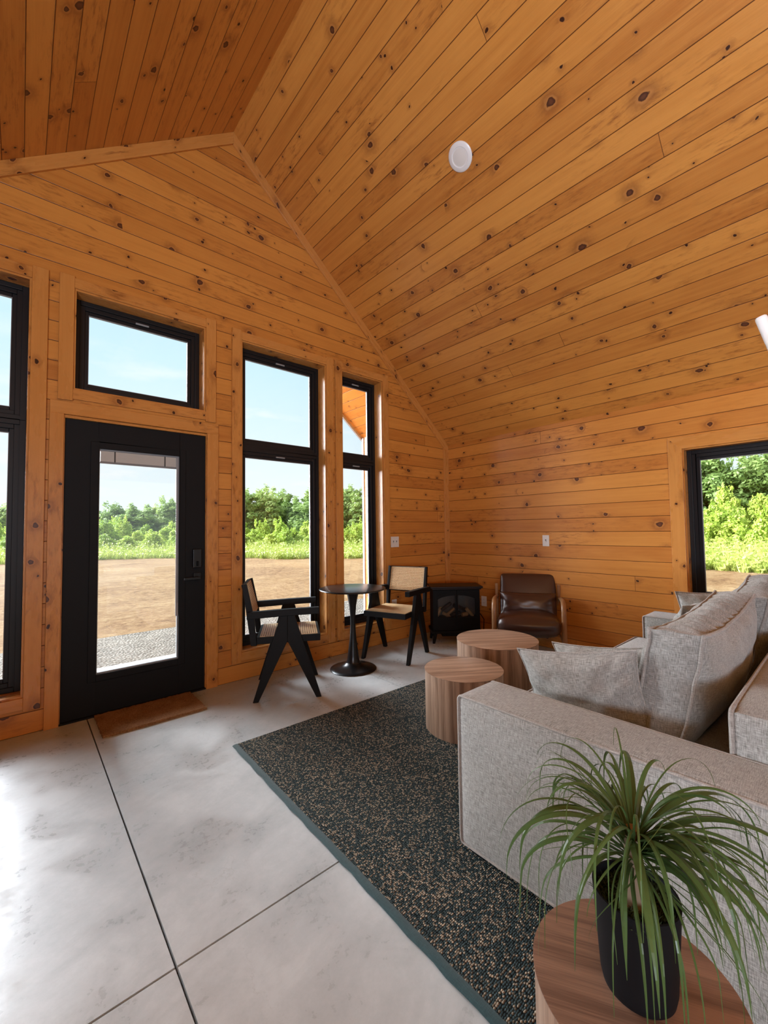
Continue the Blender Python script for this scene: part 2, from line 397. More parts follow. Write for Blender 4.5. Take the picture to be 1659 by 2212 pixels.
M = {}
PW = 0.1325
M['plank'] = pine('pine_planks', PW)
M['board'] = pine('pine_board', None, (.61, .275, .068), (.46, .175, .036), rough=.28)
M['black'] = plain('black_frame', (.008, .008, .0095), .45, spec=.35)
M['door_black'] = plain('door_black', (.0065, .007, .008), .6, spec=.2)
M['gasket'] = plain('grey_gasket', (.28, .29, .30), .5)
M['glass'] = glass('clear_glass')
M['concrete'] = concrete('sealed_concrete')
M['joint'] = plain('joint_base', (.018, .016, .017), .9)  # dark base under the gaps between the floor slabs
M['white'] = plain('white_plastic', (.74, .71, .66), .45)
M['white_metal'] = plain('white_enamel', (.80, .79, .77), .3)
M['dark_slot'] = plain('dark_slot', (.05, .05, .05), .6)
M['chair_wood'] = plain('black_stained_wood', (.005, .0047, .0047), .55, spec=.18)
M['iron'] = plain('black_satin_metal', (.006, .006, .0065), .28, spec=.38)
M['stove'] = plain('black_cast_iron', (.0045, .0045, .005), .6, spec=.14)
M['stove_top'] = plain('dark_enamel_top', (.014, .006, .0055), .45, spec=.25)
M['stove_grey'] = plain('grey_fire_lining', (.055, .048, .046), .8)
M['log'] = plain('split_log', (.24, .14, .07), .8)
M['char'] = plain('charred_log', (.03, .02, .016), .9)
M['leather'] = plain('brown_leather', (.050, .0195, .0125), .34, spec=.5, coat=.35, coat_rough=.22)
M['armwood'] = plain('bent_oak', (.30, .155, .065), .36, coat=.2)
M['linen'] = fabric('oatmeal_linen', (.360, .352, .328), (.135, .130, .119))
M['piping'] = fabric('oatmeal_piping', (.36, .335, .305), (.17, .155, .14))
M['lam_side'] = laminate('walnut_laminate_side', mode='side')
M['lam_top'] = laminate('walnut_laminate_top', math.radians(-33))
M['lam_top_shaded'] = laminate('walnut_laminate_shaded_top', math.radians(-60), (.27, .158, .105), (.13, .073, .048))  # same laminate as the other tops, dimmer light put into its colour
M['pot'] = plain('matte_black_pot', (.0045, .0045, .0052), .65, spec=.16)
M['bark'] = plain('palm_trunk', (.20, .14, .085), .85)
M['moss'] = plain('moss', (.045, .060, .018), .9)
M['fascia'] = plain('grey_fascia', (.30, .29, .30), .5)
M['stoop'] = plain('pale_concrete', (.36, .34, .315), .85)

def leaf_mat(name, a, b, c, trans=.35, rough=.5):
    g = G(name); oi = g.n('ShaderNodeObjectInfo')
    n = g.noise(g.obj(), 2.2, 3); f = g.math('ADD', g.math('MULTIPLY', n, .75), g.math('MULTIPLY', oi.outputs['Random'], .35))
    col = g.ramp(f, [(.25, a), (.55, b), (.80, c)])
    b1 = g.bsdf(col, rough, spec=.25, finish=False); t = g.n('ShaderNodeBsdfTranslucent'); g.set(t.inputs[0], col)
    ms = g.n('ShaderNodeMixShader'); ms.inputs[0].default_value = trans; g.t.links.new(b1, ms.inputs[1]); g.t.links.new(t.outputs[0], ms.inputs[2]); g.t.links.new(ms.outputs[0], g.out.inputs[0])
    return g.m
M['tree_leaf'] = leaf_mat('tree_leaf', (.17, .26, .075), (.28, .38, .11), (.44, .50, .18))
M['bush_leaf'] = leaf_mat('bush_leaf', (.22, .33, .045), (.35, .46, .07), (.50, .56, .11))
M['grass'] = leaf_mat('weed_grass', (.22, .31, .045), (.35, .42, .075), (.47, .47, .14))
M['palm_leaf'] = leaf_mat('palm_leaf', (.045, .085, .025), (.085, .140, .042), (.16, .20, .075), .2, .30)

def dirt_mat():
    g = G('bare_dirt'); o = g.obj(); s = g.sep(o)
    n1 = g.noise(o, .35, 5, .6); n2 = g.noise(o, 5.0, 8, .78)
    tr = g.noise(g.xyz(g.math('MULTIPLY', s[0], .22), g.math('MULTIPLY', s[1], 1.3), 0), 1, 5, .7); n3 = g.noise(o, 11, 5, .8)
    f = g.math('ADD', g.math('MULTIPLY', n1, .2), g.math('ADD', g.math('MULTIPLY', n2, .35), g.math('ADD', g.math('MULTIPLY', tr, .2), g.math('MULTIPLY', n3, .25))))
    col = g.ramp(f, [(.40, (.12, .058, .024)), (.46, (.28, .155, .068)), (.52, (.37, .225, .103)), (.61, (.52, .36, .19))])
    g.bsdf(col, .95, g.bump(g.math('ADD', n2, tr), 1.0, .22), spec=.1); return g.m
def gravel_mat():
    g = G('gravel'); o = g.obj()
    v = g.n('ShaderNodeTexVoronoi', voronoi_dimensions='2D'); g.set(v.inputs['Vector'], o); v.inputs['Scale'].default_value = 28
    c = g.sep(v.outputs['Color']); n = g.noise(o, 1.5, 4)
    col = g.mix(g.math('MULTIPLY', c[0], 1.0), (.085, .075, .062), (.21, .19, .16)); col = g.mix(g.math('MULTIPLY', n, .35), col, (.16, .125, .09))
    g.bsdf(col, .95, g.bump(v.outputs['Distance'], .6, .03), spec=.1); return g.m
M['dirt'] = dirt_mat(); M['gravel'] = gravel_mat()

def cane_mat():
    g = G('woven_cane'); s = g.sep(g.uv()); p = .0160
    a = g.math('SUBTRACT', g.math('FRACT', g.math('DIVIDE', s[0], p)), .5); b = g.math('SUBTRACT', g.math('FRACT', g.math('DIVIDE', s[1], p)), .5)
    d = g.math('SQRT', g.math('ADD', g.math('MULTIPLY', a, a), g.math('MULTIPLY', b, b)))
    hole = g.math('LESS_THAN', d, .30)
    n = g.noise(g.uv(), 130, 3); col = g.ramp(n, [(.3, (.56, .36, .17)), (.7, (.76, .55, .31))])
    sh = g.bsdf(col, .5, g.bump(d, .4, .002), spec=.35, finish=False)
    t = g.n('ShaderNodeBsdfTransparent'); ms = g.n('ShaderNodeMixShader'); g.set(ms.inputs[0], hole); g.t.links.new(sh, ms.inputs[1]); g.t.links.new(t.outputs[0], ms.inputs[2]); g.t.links.new(ms.outputs[0], g.out.inputs[0])
    return g.m
M['cane'] = cane_mat()

def rug_mat():
    g = G('rug_weave'); s = g.sep(g.uv())
    jit = g.noise(g.uv(), 30, 2); vec = g.xyz(g.math('MULTIPLY', s[0], 165), g.math('MULTIPLY', g.math('ADD', s[1], g.math('MULTIPLY', jit, .004)), 125), 0)
    v = g.n('ShaderNodeTexVoronoi', voronoi_dimensions='2D'); g.set(v.inputs['Vector'], vec); v.inputs['Scale'].default_value = 1; v.inputs['Randomness'].default_value = .62
    c = g.sep(v.outputs['Color']); big = g.noise(g.uv(), 6, 3)
    thr = g.math('ADD', .47, g.math('MULTIPLY', big, .30))
    tan_ = g.math('GREATER_THAN', c[0], thr)
    dk = g.mix(c[1], (.022, .037, .040), (.055, .080, .082)); lt = g.mix(c[2], (.11, .10, .078), (.42, .345, .25))
    col = g.mix(tan_, dk, lt); d = v.outputs['Distance']
    col = g.mix(g.range(d, .38, .62), col, (.006, .010, .011))
    g.bsdf(col, .95, g.bump(g.math('SUBTRACT', 1.0, d), 1.0, .009), spec=.12); return g.m
M['rug'] = rug_mat(); M['rug_edge'] = fabric('teal_binding', (.026, .062, .066), (.014, .036, .040))
def coir_mat():
    g = G('coir'); n = g.noise(g.obj(), 160, 4, .7); n2 = g.noise(g.obj(), 9, 3)
    col = g.ramp(g.math('ADD', g.math('MULTIPLY', n, .75), g.math('MULTIPLY', n2, .25)), [(.35, (.15, .075, .032)), (.5, (.29, .155, .070)), (.68, (.44, .26, .125))])
    g.bsdf(col, .95, g.bump(n, .9, .006), spec=.1); return g.m
M['coir'] = coir_mat()

# ---------------------------------------------------------------- the room shell
XL, XR, XM, ZR = -1.79, 4.116, 1.33, 4.70          # left and right wall, ridge
SR, SL = 0.86, 0.77                                 # roof pitches
YB, YP = -9.0, 1.33                                 # back wall, front edge of the porch roof
def roof(x): return ZR - SR * (x - XM) if x > XM else ZR - SL * (XM - x)
T = 0.20                                            # wall thickness

mb = MB()
def wall_xz(mb, x0, x1, z0, z1, y0, y1):
    """piece of a wall in an x-z plane; z1 None: up to the roof"""
    if z1 is None:
        xs = [x0] + ([XM] if x0 < XM < x1 else []) + [x1]
        poly = [(x0, z0), (x1, z0)] + [(x, roof(x) + .02) for x in reversed(xs)]
    else: poly = [(x0, z0), (x1, z0), (x1, z1), (x0, z1)]
    mb.prism(poly, y0, y1, lambda a, b, h: (a, h, b))
openings = [(-.833, .029, .23, 2.89), (.249, 1.111, 2.21, 2.905), (.207, 1.121, 0.0, 2.02), (1.407, 2.269, .23, 2.89), (2.459, 3.012, .23, 2.89)]
xs = sorted(set([XL - T, XR + T] + [o[0] for o in openings] + [o[1] for o in openings]))
for x0, x1 in zip(xs[:-1], xs[1:]):
    ops = sorted([(o[2], o[3]) for o in openings if o[0] <= x0 + 1e-6 and o[1] >= x1 - 1e-6])
    z = -.25
    for a, b in ops:
        if a > z: wall_xz(mb, x0, x1, z, a, 0, T)
        z = b
    wall_xz(mb, x0, x1, z, None, 0, T)
struct(mb.build('wall_front', M['plank'], smooth=0), 'gable wall of knotty pine planks with the glazed door', 'wall')

mb = MB()
def wall_yz(mb, y0, y1, z0, z1, x0, x1): mb.prism([(y0, z0), (y1, z0), (y1, z1), (y0, z1)], x0, x1, lambda a, b, h: (h, a, b))
RY0, RY1, RZ0, RZ1 = -4.40, -2.513, .60, 1.872      # right-hand window
er = roof(XR) + .05
wall_yz(mb, YB, RY0, -.25, er, XR, XR + T); wall_yz(mb, RY1, T, -.25, er, XR, XR + T)
wall_yz(mb, RY0, RY1, -.25, RZ0, XR, XR + T); wall_yz(mb, RY0, RY1, RZ1, er, XR, XR + T)
struct(mb.build('wall_right', M['plank'], smooth=0), 'long pine plank wall behind the leather armchair', 'wall')
mb = MB(); el = roof(XL) + .05
wall_yz(mb, YB, -6.8, -.25, el, XL - T, XL); wall_yz(mb, -4.4, T, -.25, el, XL - T, XL)
wall_yz(mb, -6.8, -4.4, -.25, .7, XL - T, XL); wall_yz(mb, -6.8, -4.4, 2.1, el, XL - T, XL)  # unseen opening added in this wall for the fill lamp
struct(mb.build('wall_left', M['plank'], smooth=0), 'pine plank wall to the left, out of the picture', 'wall')
mb = MB()
for x0, x1, z0, z1 in ((XL - T, -1.0, -.25, None), (3.6, XR + T, -.25, None), (-1.0, 3.6, 2.6, None)): wall_xz(mb, x0, x1, z0, z1, YB - T, YB)  # wide opening added out of view to let sky light in
struct(mb.build('wall_back', M['plank'], smooth=0), 'rear gable wall behind the viewer, with a wide opening added for light', 'wall')

mb = MB()
for sg, s_, x1 in ((1, SR, XR + .45), (-1, SL, XL - .45)):
    ln = math.hypot(1, s_); zz = ZR - s_ * abs(x1 - XM); L = abs(x1 - XM) * ln
    off = -.117 if sg > 0 else 40.03
    pts = [(XM, YB - .4, ZR), (XM, YP, ZR), (x1, YP, zz), (x1, YB - .4, zz)]
    mb.face(pts, [(p[1], off + abs(p[0] - XM) * ln) for p in pts], 0)
    t = .22; q = [(p[0], p[1], p[2] + t) for p in pts]
    mb.face(q, None, 1)
    mb.face([pts[1], pts[2], q[2], q[1]], None, 1); mb.face([pts[2], pts[3], q[3], q[2]], None, 1); mb.face([pts[3], pts[0], q[0], q[3]], None, 1)
struct(mb.build('ceiling', [M['plank'], M['fascia']], smooth=0, recalc=False), 'vaulted ceiling of knotty pine planks', 'ceiling')

# porch: side walls and the grey fascia under the front edge of the roof
for n_, xa, xb in ((5, 3.775, XR + T), (4, XL - T, XL + .34)):
    mb = MB(); zt = roof((xa + xb) / 2)
    mb.prism([(xa, -.25), (xb, -.25), (xb, roof(xb) + .02), (xa, roof(xa) + .02)], T, YP - .03, lambda a, b, h: (a, h, b), uvf=lambda a, b: (a, b))
    for i, f_ in enumerate(mb.f):
        pts = [mb.v[k] for k in f_]
        if len(set(round(p[0], 4) for p in pts)) == 1: mb.uv[i] = [(p[1], p[2]) for p in pts]
    struct(mb.build('wall_porch_' + ('right' if n_ == 5 else 'left'), M['plank'], smooth=0), 'pine plank side wall of the porch outside the gable', 'wall')
    mb = MB(); xe = xa if n_ == 5 else xb; mb.box((xe - .012, YP - .045, -.17), (xe + .012, YP - .005, roof(xe) - .01)); struct(mb.build('trim_%d' % n_, M['fascia']), 'grey corner strip of the porch side wall', 'trim')
for n_, xa, xb in ((6, XL - .4, XM), (7, XM, XR + .4)):
    mb = MB(); mb.prism([(xa, roof(xa) - .045), (xb, roof(xb) - .045), (xb, roof(xb) + .25), (xa, roof(xa) + .25)], YP, YP + .03, lambda a, b, h: (a, h, b)); struct(mb.build('trim_%d' % n_, M['fascia'], smooth=0), 'grey fascia board along the front edge of the porch roof', 'trim')

# floor: concrete slabs with open saw-cut joints
mb = MB(); gx = [XL - .02, -1.565, .3565, 2.278, XR + .02]; gy = [YB - .02, -7.88, -5.96, -4.04, -2.12, -.19, .02]; jw = .0035
for i in range(4):
    for j in range(6):
        g2 = 1.0 if j < 5 else 0.0
        y1 = gy[j + 1] - (jw if j < 4 else 0); y0 = gy[j] + (jw if 0 < j < 5 else 0)
        mb.box((gx[i] + jw * (i > 0), y0, -.02), (gx[i + 1] - jw * (i < 3), y1, 0), mi=0)
mb.box((XL - T, YB - T, -.06), (XR + T, T, -.0199), mi=1)
struct(mb.build('floor', [M['concrete'], M['joint']], smooth=0), 'polished grey concrete floor with saw-cut joints', 'floor')

# trim boards along the roof line and in the corner
mb = MB(); bw = .082
def slope_board(mb, xa, xb, wd, th):
    s_ = -SR if (xa + xb) / 2 > XM else SL; ln = math.hypot(1, s_); dz = wd * ln
    poly = [(xa, roof(xa) - dz), (xb, roof(xb) - dz), (xb, roof(xb)), (xa, roof(xa))]; o = R.uniform(0, 40)
    mb.prism(poly, -th, 0, lambda a, b, h: (a, h, b), uvf=lambda a, b: (o + a * ln, o + b - roof(a)))
slope_board(mb, XL, XM, bw, .02); struct(mb.build('trim_1', M['board'], bevel=.002), 'pine trim board along the left slope of the gable', 'trim')
mb = MB(); slope_board(mb, XM, XR, bw, .02); struct(mb.build('trim_2', M['board'], bevel=.002), 'pine trim board along the right slope of the gable', 'trim')
mb = MB(); dz_ = bw * math.hypot(1, SR); mb.prism([(XR - .085, 0), (XR, 0), (XR, roof(XR) - dz_ + .003), (XR - .085, roof(XR - .085) - dz_ + .003)], -.0195, 0, lambda a, b, h: (a, h, b), uvf=lambda a, b: (b + 3.3, a)); struct(mb.build('trim_3', M['board'], bevel=.002), 'upright pine trim strip in the corner', 'trim')

# ---------------------------------------------------------------- windows and door
def casing_xz(mb, x0, x1, z0, z1, wd, sides=True, bottom=True, top=True, over=0):
    """flat boards round an opening in the gable wall: uprights run full height, head and sill between"""
    th = .019
    zb = z0 - wd if bottom else z0; zt = z1 + wd
    mb.box((x0 - wd, -th, zb), (x0, 0, zt)); mb.box((x1, -th, zb), (x1 + wd, 0, zt))
    mb.box((x0, -th, z1), (x1, 0, zt - .012))
    if bottom: mb.box((x0, -th, zb + .012), (x1, 0, z0))
def liner_xz(mb, x0, x1, z0, z1, d):
    t = .012
    mb.box((x0, -.005, z0), (x0 + t, d, z1)); mb.box((x1 - t, -.005, z0), (x1, d, z1)); mb.box((x0 + t, -.005, z1 - t), (x1 - t, d, z1)); mb.box((x0 + t, -.005, z0), (x1 - t, d, z0 + t))
def ring(mb, x0, x1, z0, z1, w_, y0, y1, f=None):
    f = f or (lambda x, y, z: (x, y, z))
    for a, b in (((x0, z0), (x0 + w_, z1)), ((x1 - w_, z0), (x1, z1)), ((x0 + w_, z0), (x1 - w_, z0 + w_)), ((x0 + w_, z1 - w_), (x1 - w_, z1))):
        mb.box(f(a[0], y0, a[1]), f(b[0], y1, b[1]))
def sash(root, x0, x1, z0, z1, y, f=None, clip=True):
    mb = MB(); ring(mb, x0, x1, z0, z1, .032, y, y + .07, f); ring(mb, x0 + .030, x1 - .030, z0 + .030, z1 - .030, .030, y + .012, y + .06, f)
    ring(mb, x0 + .058, x1 - .058, z0 + .058, z1 - .058, .026, y + .028, y + .05, f)
    s_ = mb.build('sash', M['black'], root, bevel=.003)
    ff = f or (lambda x, y, z: (x, y, z))
    mb = MB(); ring(mb, x0 + .082, x1 - .082, z0 + .082, z1 - .082, .005, y + .030, y + .046, f); mb.build('glazing_bead', M['gasket'], s_)
    mb = MB(); mb.box(ff(x0 + .075, y + .037, z0 + .075), ff(x1 - .075, y + .042, z1 - .075)); mb.build('pane', M['glass'], s_, smooth=0)
    if clip:
        xc = (x0 + x1) / 2; mb = MB(); mb.box(ff(xc - .045, y + .002, z1 - .062), ff(xc + .045, y + .014, z1 - .050)); mb.build('vent_clip', M['gasket'], s_, bevel=.002)
def tall_window(n, x0, x1, label):
    root = struct_root(f'window_{n}', label, 'window')
    mb = MB(); casing_xz(mb, x0, x1, .23, 2.89, .083); mb.build('casing', M['board'], root, bevel=.002)
    mb = MB(); liner_xz(mb, x0, x1, .23, 2.89, .125); mb.build('jamb', M['board'], root, bevel=.001)
    a, b = x0 + .012, x1 - .012
    sash(root, a, b, 1.985, 2.878, .115); sash(root, a, b, .242, 1.985, .115)
tall_window(1, -.833, .029, 'tall black framed window left of the door')
root = struct_root('window_2', 'wide black framed transom window above the door', 'window')
mb = MB(); casing_xz(mb, .249, 1.111, 2.21, 2.905, .080); mb.build('casing', M['board'], root, bevel=.002)
mb = MB(); liner_xz(mb, .249, 1.111, 2.21, 2.905, .125); mb.build('jamb', M['board'], root, bevel=.001)
sash(root, .261, 1.099, 2.222, 2.893, .115)
tall_window(3, 1.407, 2.269, 'tall black framed window behind the profile chair')
tall_window(4, 2.459, 3.012, 'narrow tall black framed window behind the pedestal table')

# right-hand wall window (mitred casing, shallow reveal)
root = struct_root('window_5', 'black framed window in the right wall behind the sofa', 'window')
fr_ = lambda x, y, z: (XR + y, x, z)                 # local x runs along world y
mb = MB(); wd = .10
for poly in ([(RY1, RZ0), (RY1 + wd, RZ0 - wd), (RY1 + wd, RZ1 + wd), (RY1, RZ1)], [(RY0, RZ0), (RY0, RZ1), (RY0 - wd, RZ1 + wd), (RY0 - wd, RZ0 - wd)],
             [(RY0, RZ1), (RY1, RZ1), (RY1 + wd, RZ1 + wd), (RY0 - wd, RZ1 + wd)], [(RY0, RZ0), (RY0 - wd, RZ0 - wd), (RY1 + wd, RZ0 - wd), (RY1, RZ0)]):
    vert = abs(poly[0][0] - poly[3][0]) < 1e-6 or abs(poly[0][0] - poly[1][0]) < 1e-6
    o = R.uniform(0, 40)
    mb.prism(poly, -.019, 0, lambda a, b, h: (XR + h, a, b), uvf=(lambda a, b: (o + b, o + a)) if vert else (lambda a, b: (o + a, o + b)))
mb.build('casing', M['board'], root, bevel=.002)
mb = MB(); t = .012
for a, b in (((RY0, RZ0), (RY0 + t, RZ1)), ((RY1 - t, RZ0), (RY1, RZ1)), ((RY0 + t, RZ0), (RY1 - t, RZ0 + t)), ((RY0 + t, RZ1 - t), (RY1 - t, RZ1))): mb.box(fr_(a[0], -.005, a[1]), fr_(b[0], .075, b[1]))
mb.build('jamb', M['board'], root, bevel=.001)
sash(root, RY0 + .012, RY1 - .012, RZ0 + .012, RZ1 - .012, .065, fr_, clip=False)

# entrance door
root = struct_root('door_1', 'black entrance door with a full glass lite', 'door')
mb = MB(); th = .019
mb.box((.130, -th, 0), (.205, 0, 2.035)); mb.box((1.123, -th, 0), (1.212, 0, 2.035)); mb.box((.130, -th, 2.035), (1.212, 0, 2.118)); mb.build('casing', M['board'], root, bevel=.002)
mb = MB(); mb.box((.195, -.004, 0), (.211, .16, 2.03)); mb.box((1.118, -.004, 0), (1.134, .16, 2.03)); mb.box((.211, -.004, 2.014), (1.118, .16, 2.03)); mb.build('jamb', M['board'], root, bevel=.001)
gx0, gx1, gz0, gz1 = .400, .925, .275, 1.830
mb = MB(); y0, y1 = .012, .056
mb.box((.212, y0, .012), (gx0, y1, 2.012)); mb.box((gx1, y0, .012), (1.117, y1, 2.012)); mb.box((gx0, y0, .012), (gx1, y1, gz0)); mb.box((gx0, y0, gz1), (gx1, y1, 2.012))
slab = mb.build('door_slab', M['door_black'], root, bevel=.001)
mb = MB(); ring(mb, gx0 - .045, gx1 + .045, gz0 - .045, gz1 + .045, .047, y0 - .007, y0 + .004); lite = mb.build('lite_frame', M['door_black'], root, bevel=.003)
mb = MB(); ring(mb, gx0, gx1, gz0, gz1, .010, y0 + .012, y1 - .01); mb.build('glazing_bead', M['gasket'], lite)
mb = MB(); mb.box((gx0, .026, gz0), (gx1, .030, gz1)); mb.box((gx0, .044, gz0), (gx1, .048, gz1)); mb.build('pane', M['glass'], lite, smooth=0)
bl = MB(); z = gz1 - .012
for k in range(14): bl.box((gx0 + .014, .031, z - .0046), (gx1 - .014, .043, z)); z -= .0052
blind = bl.build('raised_blind', M['white'], root, bevel=0, smooth=0)
tag(blind, 'pale blind raised to the top between the panes')
mb = MB(); mb.box((gx0 + .012, .0305, gz1 - .012), (gx1 - .012, .0435, gz1)); mb.box((gx0 + .012, .0305, z - .014), (gx1 - .012, .0435, z)); mb.build('blind_rail', M['gasket'], blind)
for xx in (gx0 + .10, gx1 - .10):
    mb = MB(); mb.box((xx - .004, .0300, z - .002), (xx + .004, .0310, gz1)); mb.build('ladder_tape', M['dark_slot'], blind)
mb = MB(); mb.box((gx1 - .022, .018, gz0 + .40), (gx1 - .006, .026, gz1 - .01)); tr_ = mb.build('blind_track', M['gasket'], root, bevel=.002)
mb = MB(); mb.box((gx1 - .024, .008, .60), (gx1 - .004, .018, .70)); mb.build('slider', M['gasket'], tr_, bevel=.003)
mb = MB(); mb.box((1.020, -.016, .958), (1.086, y0, 1.106)); lock = mb.build('keypad_lock', M['iron'], root, bevel=.006)
mb = MB(); mb.box((1.047, -.032, .972), (1.058, -.016, 1.012)); mb.build('thumb_turn', M['stove'], lock, bevel=.003)
mb = MB(); mb.box((1.028, -.006, .862), (1.084, y0, .918)); mb.lathe([(.0, 0), (.011, 0), (.011, .05), (.0, .05)], 16, (0, 0, 0))
for i in range(len(mb.v) - 64, len(mb.v)):
    x, y, z_ = mb.v[i]; mb.v[i] = (1.056 + x, -.05 + z_, .880 + y)
lev = mb.build('lever_rose', M['iron'], root, bevel=.002)
mb = MB(); mb.box((.945, -.058, .869), (1.066, -.044, .891)); mb.build('lever', M['iron'], lev, bevel=.004)
mb = MB(); mb.box((.205, -.012, 0), (1.123, .2, .012)); mb.build('threshold', M['door_black'], root, bevel=.003)

# ---------------------------------------------------------------- wall plates and ceiling light
def plate(name, label, cat, M4, wd, ht, kind, group=None):
    t_ = thing(name, label, cat); t_.matrix_world = M4
    mb = MB(); mb.box((-wd / 2, -.006, -ht / 2), (wd / 2, 0, ht / 2)); mb.build('cover_plate', M['white'], t_, bevel=.0025)
    xs_ = (-.023, .023) if wd > .1 else (0,)
    if kind == 'switch':
        for x in xs_:
            mb = MB(); mb.box((x - .005, -.016, -.014), (x + .005, -.006, .002)); mb.build('toggle', M['white'], t_, bevel=.0015)
            mb = MB(); mb.box((x - .0065, -.0068, -.013), (x + .0065, -.0062, .013)); mb.build('slot', M['dark_slot'], t_)
    else:
        for z in (-.02, .02):
            mb = MB(); mb.box((-.016, -.0075, z - .014), (.016, -.006, z + .014)); s_ = mb.build('socket', M['white'], t_, bevel=.002)
            mb = MB(); mb.box((-.007, -.0080, z - .004), (-.005, -.0074, z + .006)); mb.box((.005, -.0080, z - .004), (.007, -.0074, z + .006)); mb.build('slot', M['dark_slot'], s_)
    return t_
Mf = lambda x, z: Matrix.Translation((x, -.0005, z))
Mr = lambda y, z: Matrix.Translation((XR - .0005, y, z)) @ Matrix.Rotation(-PI / 2, 4, 'Z')
plate('light_switch', 'white double switch plate on the gable wall right of the narrow window', 'light switch', Mf(3.176, 1.098), .119, .119, 'switch')
plate('light_switch', 'white single switch plate on the right wall above the armchair', 'light switch', Mr(-1.302, 1.10), .072, .115, 'switch')
plate('wall_outlet', 'white outlet low on the gable wall, seen under the cane chair back', 'outlet', Mf(3.154, .400), .072, .115, 'outlet')
t_ = plate('wall_outlet', 'white outlet low on the right wall between stove and armchair', 'outlet', Mr(-.517, .383), .072, .115, 'outlet')

ln = math.hypot(1, SR); nrm = Vector((-SR, 0, -1)) / ln
xl_, yl_ = 2.298, -1.70
t_ = thing('ceiling_light', 'round white flush light disc on the sloped pine ceiling', 'ceiling light')
t_.matrix_world = Matrix.Translation((xl_, yl_, roof(xl_))) @ nrm.to_track_quat('Z', 'Y').to_matrix().to_4x4()
mb = MB(); mb.lathe([(.0885, 0), (.0885, .006), (.082, .011), (.060, .013), (.058, .011)], 56); mb.build('trim_ring', M['white_metal'], t_)
mb = MB(); mb.lathe([(.060, .003), (.060, .009), (.045, .0125), (0, .0135)], 56); mb.build('lens', M['white'], t_)

# ---------------------------------------------------------------- doormat and rug
mb = MB(); n = 60; m_ = 36
def matpt(i, j, top):
    x = -.303 + .606 * i / n; y = -.19 + .38 * j / m_
    ed = min(i, n - i, j, m_ - j) == 0
    z = .016 + (R.uniform(-.0025, .0025) if top else 0)
    return (x + (R.uniform(-.003, .003) if ed else 0), y + (R.uniform(-.003, .003) if ed else 0), z)
P = [[matpt(i, j, True) for j in range(m_ + 1)] for i in range(n + 1)]
for i in range(n):
    for j in range(m_): mb.face([P[i][j], P[i + 1][j], P[i + 1][j + 1], P[i][j + 1]])
rim = [P[i][0] for i in range(n + 1)] + [P[n][j] for j in range(1, m_ + 1)] + [P[i][m_] for i in range(n - 1, -1, -1)] + [P[0][j] for j in range(m_ - 1, 0, -1)]
for a, b in zip(rim, rim[1:] + rim[:1]): mb.face([(a[0], a[1], 0.0005), (b[0], b[1], 0.0005), b, a])
mat_o = mb.build('doormat', M['coir'], smooth=60); mat_o.location = (.699, -.205, 0); tag(mat_o, 'brown coir doormat on the concrete in front of the door', 'doormat')

rg = thing('area_rug', 'dark teal woven rug flecked with tan under the sofa and round tables', 'rug', (.945, -1.03, 0), math.radians(-1.2))
mb = MB(); mb.box((.022, -3.05, .0005), (2.40, 0, .012)); mb.build('weave', M['rug'], rg, bevel=.004)
mb = MB(); nn = 60
path = [(.012 + .004 * math.sin(k * 1.7) * (k % 3) / 2, -3.05 * k / nn, .0065) for k in range(nn + 1)]
mb.tube(path, [.019] * (nn + 1), 10, flat=.30)
bd = mb.build('edge_binding', M['rug_edge'], rg); tag(bd, 'plain teal edge binding')

# ---------------------------------------------------------------- cane armchairs
def make_cane_chair(label):
    t = thing('cane_armchair', label, 'chair', group='cane armchairs at the pedestal table')
    f = lambda a, b, h: (a, h, b)
    for sy in (1, -1):
        y0, y1 = sy * .222, sy * .254
        for sx in (1, -1):
            poly = [(0, .615), (sx * .05, .615), (sx * .246, 0), (sx * .207, 0), (0, .428)]
            mb = MB(); mb.prism(poly, y0, y1, f); mb.build('leg', M['chair_wood'], t, bevel=.003)
        mb = MB(); mb.prism([(-.288, .600), (-.288, .650), (.0, .660), (.232, .664), (.232, .616), (0, .612)], sy * .216, sy * .264, f); mb.build('armrest', M['chair_wood'], t, bevel=.004)
        mb = MB(); mb.prism([(-.262, .398), (-.220, .398), (-.240, .60), (-.292, .850), (-.322, .843), (-.290, .60)], sy * .196, sy * .2225, f); mb.build('back_post', M['chair_wood'], t, bevel=.003)
    mb = MB(); y = .2215
    mb.box((-.222, -y, .408), (-.190, y, .458)); mb.box((.208, -y, .408), (.242, y, .458)); mb.box((-.19, -y, .408), (.208, -y + .026, .458)); mb.box((-.19, y - .026, .408), (.208, y, .458))
    mb.build('seat_frame', M['chair_wood'], t, bevel=.003)
    mb = MB(); mb.box((-.200, -y + .010, .4585), (.222, y - .010, .4625)); mb.build('cane_seat', M['cane'], t)
    # back: frame rails and a cane panel between the posts, leaning like the posts
    ang = math.atan2(.062, .25); MM = Matrix.Translation((-.262, 0, .605)) @ Matrix.Rotation(-ang, 4, 'Y')
    mb = MB(); mb.box((-.012, -.1955, -.012), (.012, .1955, .012), MM); mb.box((-.012, -.1955, .228), (.012, .1955, .246), MM); mb.box((-.012, -.1955, .012), (.012, -.178, .228), MM); mb.box((-.012, .178, .012), (.012, .1955, .228), MM)
    mb.build('back_frame', M['chair_wood'], t, bevel=.002)
    mb = MB(); mb.box((.0122, -.193, -.004), (.0160, .193, .238), MM); mb.build('cane_back', M['cane'], t)
    return t
ch = make_cane_chair('black A-leg cane armchair seen in profile left of the pedestal table')
ch.location = (1.62, -.423, 0.0005); ch.rotation_euler = (0, 0, math.radians(-29.1))
ch2 = copy_tree(ch); ch2['label'] = 'black A-leg cane armchair facing out between pedestal table and stove'
